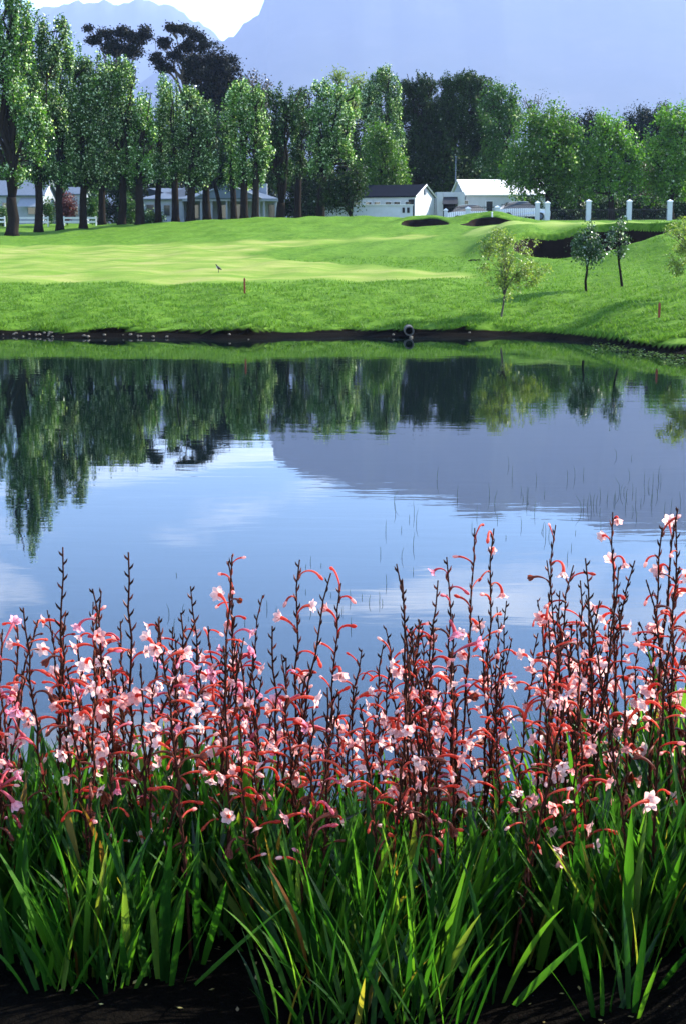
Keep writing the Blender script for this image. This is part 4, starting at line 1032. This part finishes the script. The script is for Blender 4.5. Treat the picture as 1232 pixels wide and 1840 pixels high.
def flower_mesh(seed, opened, mats):
    rs = np.random.RandomState(seed); b = MB()
    n = 10; L = rs.uniform(.048, .080); a0, a1 = rad(rs.uniform(25, 80)), rad(rs.uniform(-80, 8))
    pts = [np.zeros(3)]; 
    for i in range(n-1):
        t = (i+.5)/(n-1); a = a0+(a1-a0)*(t**1.15)
        pts.append(pts[-1]+np.array([math.cos(a), 0.04*math.sin(t*3+seed), math.sin(a)])*L/(n-1))
    thr = .0052 if opened > .15 else .0035
    radii = [.0021+.0004*i/n if i < 4 else .0024+(thr-.0024)*((i-3)/(n-4.))**1.2 for i in range(n)]
    b.tube(pts, radii, 6, cap=False, m=0)
    # calyx bract at the base
    b.tube([(0, 0, -.004), (.006, 0, .004), (.014, 0, .013)], [.0035, .0034, .0006], 5, m=2)
    end = pts[-1]; ax = pts[-1]-pts[-2]; ax /= np.linalg.norm(ax)
    u = np.cross(ax, [0, 1.0, 0.1]); u /= np.linalg.norm(u); w = np.cross(ax, u)
    if opened > .15:
        pl = rs.uniform(.019, .026); off = rs.rand()
        for k in range(6):
            th = (k+off)*math.pi/3 + rs.normal()*.06
            out_ = math.cos(th)*u+math.sin(th)*w; tn = np.cross(ax, out_)
            fl = opened*rs.uniform(.85, 1.1)*rad(82)
            V = []
            p = end + out_*thr*.85; a = fl*.35
            for i in range(5):
                t = i/4.; wd = [.0030, .0058, .0074, .0062, .0014][i]*rs.uniform(.95, 1.08)*(1 if k % 2 else 1.15)
                dr = ax*math.cos(a)+out_*math.sin(a)
                nm = np.cross(tn, dr)
                V += [p-tn*wd+nm*wd*.12, p+tn*0-nm*wd*.10, p+tn*wd+nm*wd*.12]
                p = p+dr*pl/4.; a = min(a+fl*.3, fl*1.15)
            b.add(V, [(i*3+j, i*3+j+1, i*3+j+4, i*3+j+3) for i in range(4) for j in range(2)], m=1)
        for k in range(3):   # stamens
            b.tube([end-ax*.002, end+ax*.008+u*.002*(k-1)+w*.001, end+ax*.016+u*.003*(k-1)+w*.002], [.0006, .0006, .0009], 3, m=2)
    else:
        b.tube([end, end+ax*.006, end+ax*.014, end+ax*.019], [thr, thr*1.5, thr*1.25, .0006], 6, m=1 if seed % 2 else 0)
    return b.mesh('flower', mats, True)
FL_A = [flower_mesh(300+i, o, [M_TUBE, M_PETAL, M_BRACT]) for i, o in enumerate((1, .95, .85, 1, .7, .9, .55, 1, .8, 1))]
FL_M = [flower_mesh(330+i, o, [M_TUBEM, M_PETALM, M_BRACT]) for i, o in enumerate((1, .8, .95, .6))]
FL_B = [flower_mesh(350+i, 0, [M_TUBE, M_PETAL, M_BRACT]) for i in range(8)]
FL_BM = [flower_mesh(360+i, 0, [M_TUBEM, M_PETALM, M_BRACT]) for i in range(3)]
FL_W = [flower_mesh(370+i, 0 if i < 3 else .3, [M_BRACT, M_BRACT, M_BRACT]) for i in range(5)]

rsF = np.random.RandomState(77)
def fan(root, n, L0, L1, az, rs, spread=.5, wide=1.0):
    for q in range(n):
        k = (q-(n-1)/2.)/max(1, (n-1)/2.) if n > 1 else 0
        tilt = k*spread*rs.uniform(.6, 1.15) + rs.normal()*.06
        L = rs.uniform(L0, L1)*(1-.18*abs(k))
        a = az + (0 if tilt >= 0 else math.pi) + rs.normal()*.25
        me = LEAF[rs.randint(len(LEAF))]
        o = link('leaf', me, root, (math.cos(a)*.012*abs(k)*n*.5, math.sin(a)*.012*abs(k)*n*.5, -.01))
        # bend direction of the mesh is -Y; turn it outward
        q0 = Quaternion((0, 0, 1), a+math.pi/2) @ Quaternion((1, 0, 0), abs(tilt)) @ Quaternion((0, 0, 1), rs.normal()*.5)
        o.rotation_mode = 'QUATERNION'; o.rotation_quaternion = q0
        w = L*wide*rs.uniform(.85, 1.2)
        o.scale = (w*.72+.06, L, L)
STATS = []
def watsonia(px, py, Y, rs, style, label, group, leaves=4, t_lo=.36, nleafL=(.30, .46)):
    zt = zat(py, Y); X = xat(px, Y, zt); bk = 3.2 if rs.rand() < .09 else 1.0; lx, ly = rs.normal()*.05*bk, rs.normal()*.04
    bx, by = X-lx, Y-ly; zg = hz(bx, by); H = zt-zg
    root = thing('watsonia', label, 'flower', (bx, by, zg-.01), 0, group)
    b = MB(); n = 14; P = []
    pz = rs.rand()*6; zig = rs.uniform(.002, .005)
    for i in range(n):
        t = i/(n-1.)
        P.append(np.array([lx*t**1.4 + zig*math.sin(i*2.2+pz)*(t > .4) + .012*math.sin(t*3+pz), ly*t**1.4 + zig*math.cos(i*1.9+pz)*(t > .4), H*t]))
    P = np.array(P)
    def along(t):
        f = min(max(t, 0), .9999)*(n-1); i = int(f); return P[i]+(P[i+1]-P[i])*(f-i)
    r0 = rs.uniform(.0036, .0048)
    b.tube(P, list(np.linspace(r0, r0*.42, n)), 5)
    az = rs.rand()*6.28 if rs.rand() < .35 else rs.normal()*.5 + (math.pi if rs.rand() < .5 else 0)
    # bracts hugging the stem
    step = .022; t = .18; s = 0
    bud_from = {'spike': .74, 'full': .95, 'top': .97, 'bare': .45}[style]
    while t < .995:
        c = along(t); a = az + (s % 2)*math.pi + rs.normal()*.2
        d = np.array([math.cos(a), math.sin(a), 0]); ln = .020 if t < bud_from else .026*(1.25-t)*1.9
        sp = .2 if t < bud_from else .42
        tip = c+d*(r0+ln*sp)+np.array([0, 0, ln])
        b.tube([c, c*.5+tip*.5+d*.0018, tip], [.0022, .0026, .0004], 4, cap=False, m=1 if rs.rand() < (.75 if t < bud_from else .25) else 0)
        t += step/H*rs.uniform(.75, 1.2); s += 1
    b.build('stem', [M_STEM, M_BRACT], root, smooth=True)
    # blooms
    t1 = {'spike': .76, 'full': .94, 'top': .985, 'bare': .5}[style]
    sparse = {'spike': .033, 'full': .034, 'top': .045, 'bare': .06}[style]
    t = t_lo + rs.rand()*.08; s = rs.randint(2); cnt = 0
    mag = rs.rand() < (.2 if px < 480 else .08)
    while t < t1:
        k = (t-t_lo)/(t1-t_lo+1e-6)
        a = az + (s % 2)*math.pi + rs.normal()*.55
        openp = .46 if style != 'bare' else .2
        if k > .85: openp *= .7
        if k < .2: openp *= .45
        pool = (FL_M if mag else FL_A) if rs.rand() < openp else (FL_BM if mag else FL_B)
        if (k < .3 and rs.rand() < .4) or rs.rand() < .05: pool = FL_W
        o = link('flower', pool[rs.randint(len(pool))], root, tuple(along(t)))
        o.rotation_euler = (rs.normal()*.25, rs.normal()*.32 - (.25 if k > .9 and style == 'top' else 0), a)
        sc = rs.uniform(.64, 1.05)*(1 if k < .8 else .9); o.scale = (sc, sc, sc)
        t += sparse/H*rs.uniform(.6, 1.5)*(1.5 if k < .3 else 1); s += 1; cnt += 1
    if leaves: fan(root, leaves, nleafL[0], nleafL[1], rs.rand()*6.28, rs)
    STATS.append((H, cnt)); return root
# tall stalks that stand out against the water: top pixel, depth, style, label
TALL = [
 (120, 976, 3.25, 'spike', 'tall watsonia with dark budded tip, highest at the left end of the bed'),
 (222, 985, 3.2, 'spike', 'watsonia with long herringbone bud tip and pink bloom below it, left part'),
 (350, 1046, 3.3, 'spike', 'watsonia with short feathery bud tip and white blooms, left of the centre gap'),
 (428, 990, 3.25, 'top', 'tall watsonia with bunch of hanging pink bells at its top, left of centre'),
 (417, 1002, 3.45, 'full', 'slim dark stalk leaning close behind the tall pink bell cluster'),
 (463, 1062, 3.4, 'bare', 'bare dark zigzag stalk just right of the pink bell cluster'),
 (528, 998, 3.3, 'top', 'tall watsonia with curled coral tubes on both sides, left of the cloud reflection'),
 (586, 1022, 3.2, 'bare', 'bare dark zigzag stalk over the cloud reflection'),
 (615, 1040, 3.35, 'top', 'watsonia topped by one round pale pink bloom beside the bare zigzag stalk'),
 (716, 1006, 3.05, 'bare', 'thickest bare dark zigzag stalk near the centre of the bed'),
 (733, 1034, 3.1, 'bare', 'dark stalk with one looped bud next to the thickest bare stalk'),
 (780, 1036, 3.3, 'bare', 'thin dark stalk with looped tip right of the thickest bare stalk'),
 (814, 994, 3.4, 'top', 'watsonia with three arching pink tubes at the top, right of centre'),
 (848, 942, 3.5, 'top', 'left one of the two tall thin stalks with nodding red tips'),
 (878, 942, 3.5, 'top', 'right one of the two tall thin stalks with nodding red tips'),
 (975, 1000, 3.4, 'spike', 'watsonia with forked bud tip and two coral tubes beside the tall nodding stalk'),
 (1000, 936, 3.5, 'top', 'tall stalk with single nodding red bud at top, below the mountain reflection'),
 (1024, 1008, 3.45, 'top', 'stalk with looped red tube leaning behind the single nodding bud stalk'),
 (1060, 996, 3.3, 'bare', 'dark forked bare tip left of the tallest right stalk'),
 (1100, 913, 3.45, 'top', 'tallest stalk of the right part with pink bloom and red tubes at top'),
 (1106, 1012, 3.2, 'bare', 'dark bare stalk tip right of the tallest right stalk'),
 (1145, 1000, 3.4, 'spike', 'watsonia with spread coral arms against the pale water at right'),
 (1170, 1035, 3.2, 'bare', 'dark bare stalk at the edge of the right flower mass'),
 (1190, 940, 3.3, 'top', 'stalk with curled red tubes left of the topmost right bloom'),
 (1208, 906, 3.3, 'top', 'topmost stalk near the right edge with round pink bloom'),
 (1226, 930, 3.25, 'full', 'tall flower stalk cut by the right edge'),
]
for px_, py_, Y_, st, lb in TALL:
    watsonia(px_, py_, Y_, rsF, st, lb, 'watsonia stalks standing above the bed', leaves=3)
ENVX = [-40, 60, 130, 250, 330, 400, 470, 560, 640, 760, 850, 950, 1050, 1150, 1260]
ENVY = [1110, 1080, 1035, 1075, 1060, 1110, 1070, 1180, 1130, 1100, 1060, 1060, 1030, 1040, 980]
REG = [(-99, 210, 'left end'), (210, 400, 'left part'), (400, 570, 'left of centre'), (570, 700, 'centre gap'), (700, 860, 'right of centre'), (860, 1040, 'right part'), (1040, 1400, 'right end')]
tries = 0; made = 0; taken = []
while made < 142 and tries < 6000:
    tries += 1
    px_ = rsF.uniform(-50, 1285)
    if 545 < px_ < 625 and rsF.rand() < .65: continue
    if 330 < px_ < 385 and rsF.rand() < .4: continue
    Ymax = np.interp(px_, [0, 500, 800, 1000, 1232], [3.55, 3.6, 3.9, 4.2, 4.5])
    Y_ = rsF.uniform(2.92, Ymax)
    py_ = np.interp(px_, ENVX, ENVY) + abs(rsF.normal())*105
    if py_ > 1400: continue
    zt = zat(py_, Y_); x = xat(px_, Y_, zt); H = zt - hz(x, Y_)
    if H < .48 or H > 1.15: continue
    if any((x-a)**2+(Y_-b_)**2 < .036**2 for a, b_ in taken): continue
    taken.append((x, Y_))
    st = ['full', 'spike', 'top', 'bare'][int(np.searchsorted([.63, .84, .955, 1], rsF.rand()))]
    reg = [r for a, b_, r in REG if a <= px_ < b_][0]
    hgt = 'short' if py_ > 1230 else 'mid height' if py_ > 1130 else 'rather tall'
    row = 'front' if Y_ < 3.2 else 'middle' if Y_ < 3.6 else 'back'
    look = {'full': 'blooms all up its stalk', 'spike': 'dark budded tip', 'top': 'nodding tubes at top', 'bare': 'mostly bare stalk'}[st]
    watsonia(px_, py_, Y_, rsF, st, f'{hgt} watsonia with {look}, {row} row, {reg} of bed', 'watsonias crowded in the flower bed', leaves=4 if made % 4 else 5)
    made += 1
# leaf fans without a flower stalk
def fan_plant(px, py, Y, n, L0, L1, label, group, spread=.55, az=None):
    d = ray(px, py); x = d[0]/d[1]*Y
    root = thing('watsonia_leaf_fan', label, 'leaves', (x, Y, hz(x, Y)-.01), 0, group)
    fan(root, n, L0, L1, rsF.normal()*.6 if az is None else az, rsF, spread); return root
FANS = [(150, 'left edge clump'), (200, 'left clump'), (640, 'centre clump'), (720, 'centre clump'), (800, 'centre clump'), (1050, 'right clump'), (1120, 'right clump'), (1200, 'right edge clump')]
for cx, Yc, sx, nm, cnt in ((175, 2.84, 80, 'left front clump', 16), (50, 2.95, 55, 'left edge clump', 10), (700, 2.76, 100, 'centre front clump', 20), (540, 2.95, 70, 'leaning clump left of the centre', 10), (1075, 2.95, 70, 'right front clump', 14), (1200, 2.95, 50, 'right edge clump', 12), (860, 3.02, 55, 'clump between centre and right', 9), (390, 3.2, 70, 'clump behind the dark gap at left', 9)):
    for q in range(cnt):
        px_ = cx+rsF.normal()*sx; Y_ = Yc+abs(rsF.normal())*.16-.06
        d = (px_-cx)/sx
        fan_plant(px_, 1500, Y_, rsF.randint(6, 11), .22, .42, ('upright' if abs(d) < .5 else 'left leaning' if d < 0 else 'right leaning')+' fan of sword leaves, '+('front' if Y_ < Yc else 'back')+' of the '+nm, 'sword leaf fans at the front of the bed', (.40+.12*abs(d)), az=rsF.normal()*.5 + (0 if d > 0 else math.pi))
for q in range(22):
    cx = (700, 700, 180, 620, 1090, 760)[q % 6]; px_ = cx + rsF.normal()*75; Y_ = rsF.uniform(2.56, 2.74) if cx in (700, 620, 760) else rsF.uniform(2.66, 2.8)
    fan_plant(px_, 1700, Y_, rsF.randint(4, 7), .17, .30, 'short low fan of sword leaves, '+('nearest' if Y_ < 2.65 else 'second' if Y_ < 2.72 else 'third')+' row at the very front, '+('left' if px_ < 400 else 'left of centre' if px_ < 600 else 'just left of middle' if px_ < 690 else 'middle' if px_ < 760 else 'right of middle' if px_ < 900 else 'right'), 'short leaf fans at the very front', .5)
for q in range(84):
    px_ = rsF.uniform(-40, 1275); Ymax = np.interp(px_, [0, 500, 800, 1000, 1232], [3.55, 3.55, 3.95, 4.3, 4.7]); Y_ = rsF.uniform(3.12, Ymax)
    reg = [r for a, b_, r in REG if a <= px_ < b_][0]
    kk = 1+.3*float(sstep(800, 1150, px_)); fan_plant(px_, 1400, Y_, rsF.randint(4, 8), .34*kk, .5*kk, 'fan of sword leaves among the stalks, '+('front' if Y_ < 3.3 else 'middle' if Y_ < 3.6 else 'back')+' row, '+reg+' of the bed', 'sword leaf fans among the stalks')
for q in range(26):
    px_ = rsF.uniform(940, 1290); Y_ = rsF.uniform(3.5, 4.5)
    fan_plant(px_, 1300, Y_, rsF.randint(5, 8), .48, .70, 'tall fan of sword leaves at the back of the '+('right part' if px_ < 1090 else 'right end')+' of the bed', 'tall sword leaf fans at the back right')
# tangled undergrowth between the plants and off the right edge, one mass
Vs, Qs, off = [], [], 0
for q in range(3500):
    px_ = rsF.uniform(-80, 1310) if q < 2300 else rsF.uniform(1400, 2400); Ymax = np.interp(px_, [0, 500, 800, 1000, 1232], [3.75, 3.75, 4.2, 4.6, 5.0]); Y_ = rsF.uniform(3.02 if q < 2300 else 2.3, Ymax)  # unseen blades past the right edge, added to shade the soil
    x = (px_-616)/F*Y_*1.07
    V, Q_ = sword_verts(rsF.uniform(.22, .40)*(1+.35*float(sstep(850, 1200, px_))), rsF.uniform(.012, .02), rsF.uniform(0, .6), .2, rsF.uniform(-.6, .6), 4)
    R = np.array((Quaternion((0, 0, 1), rsF.rand()*6.28) @ Quaternion((0, 1, 0), rsF.normal()*.22)).to_matrix())
    Vs.append(V @ R.T + np.array([x, Y_, hz(x, Y_)-.02])); Qs.append(Q_+off); off += len(V)
M_UNDER = leaf_mat('undergrowth_blades', (.006, .026, .004), (.035, .11, .012), .45, (1.6, 1.7, .8), objvar=False, rough=.4)
tag(link('leaf_undergrowth', make_mesh('leaf_undergrowth', np.concatenate(Vs), np.concatenate(Qs), M_UNDER, smooth=True)), 'tangled green blades between the flowering plants and unseen beyond the right edge', 'undergrowth', kind='stuff')

# fallen petals and leaf scraps on the dark soil
n = 90; rs = np.random.RandomState(55)
X = rs.uniform(-.95, .95, n); Y = rs.uniform(2.6, 3.3, n); P = np.stack([X, Y, ht(X, Y)+.006], -1)
V, Qw = leaf_quads(P, .014, rs, 3.0, .5)
M_LIT = leaf_mat('leaf_litter', (.10, .06, .02), (.35, .30, .10), .2, objvar=False)
tag(link('leaf_litter', make_mesh('leaf_litter', V, Qw, M_LIT)), 'scraps of fallen leaves on the dark soil', 'litter', kind='stuff')
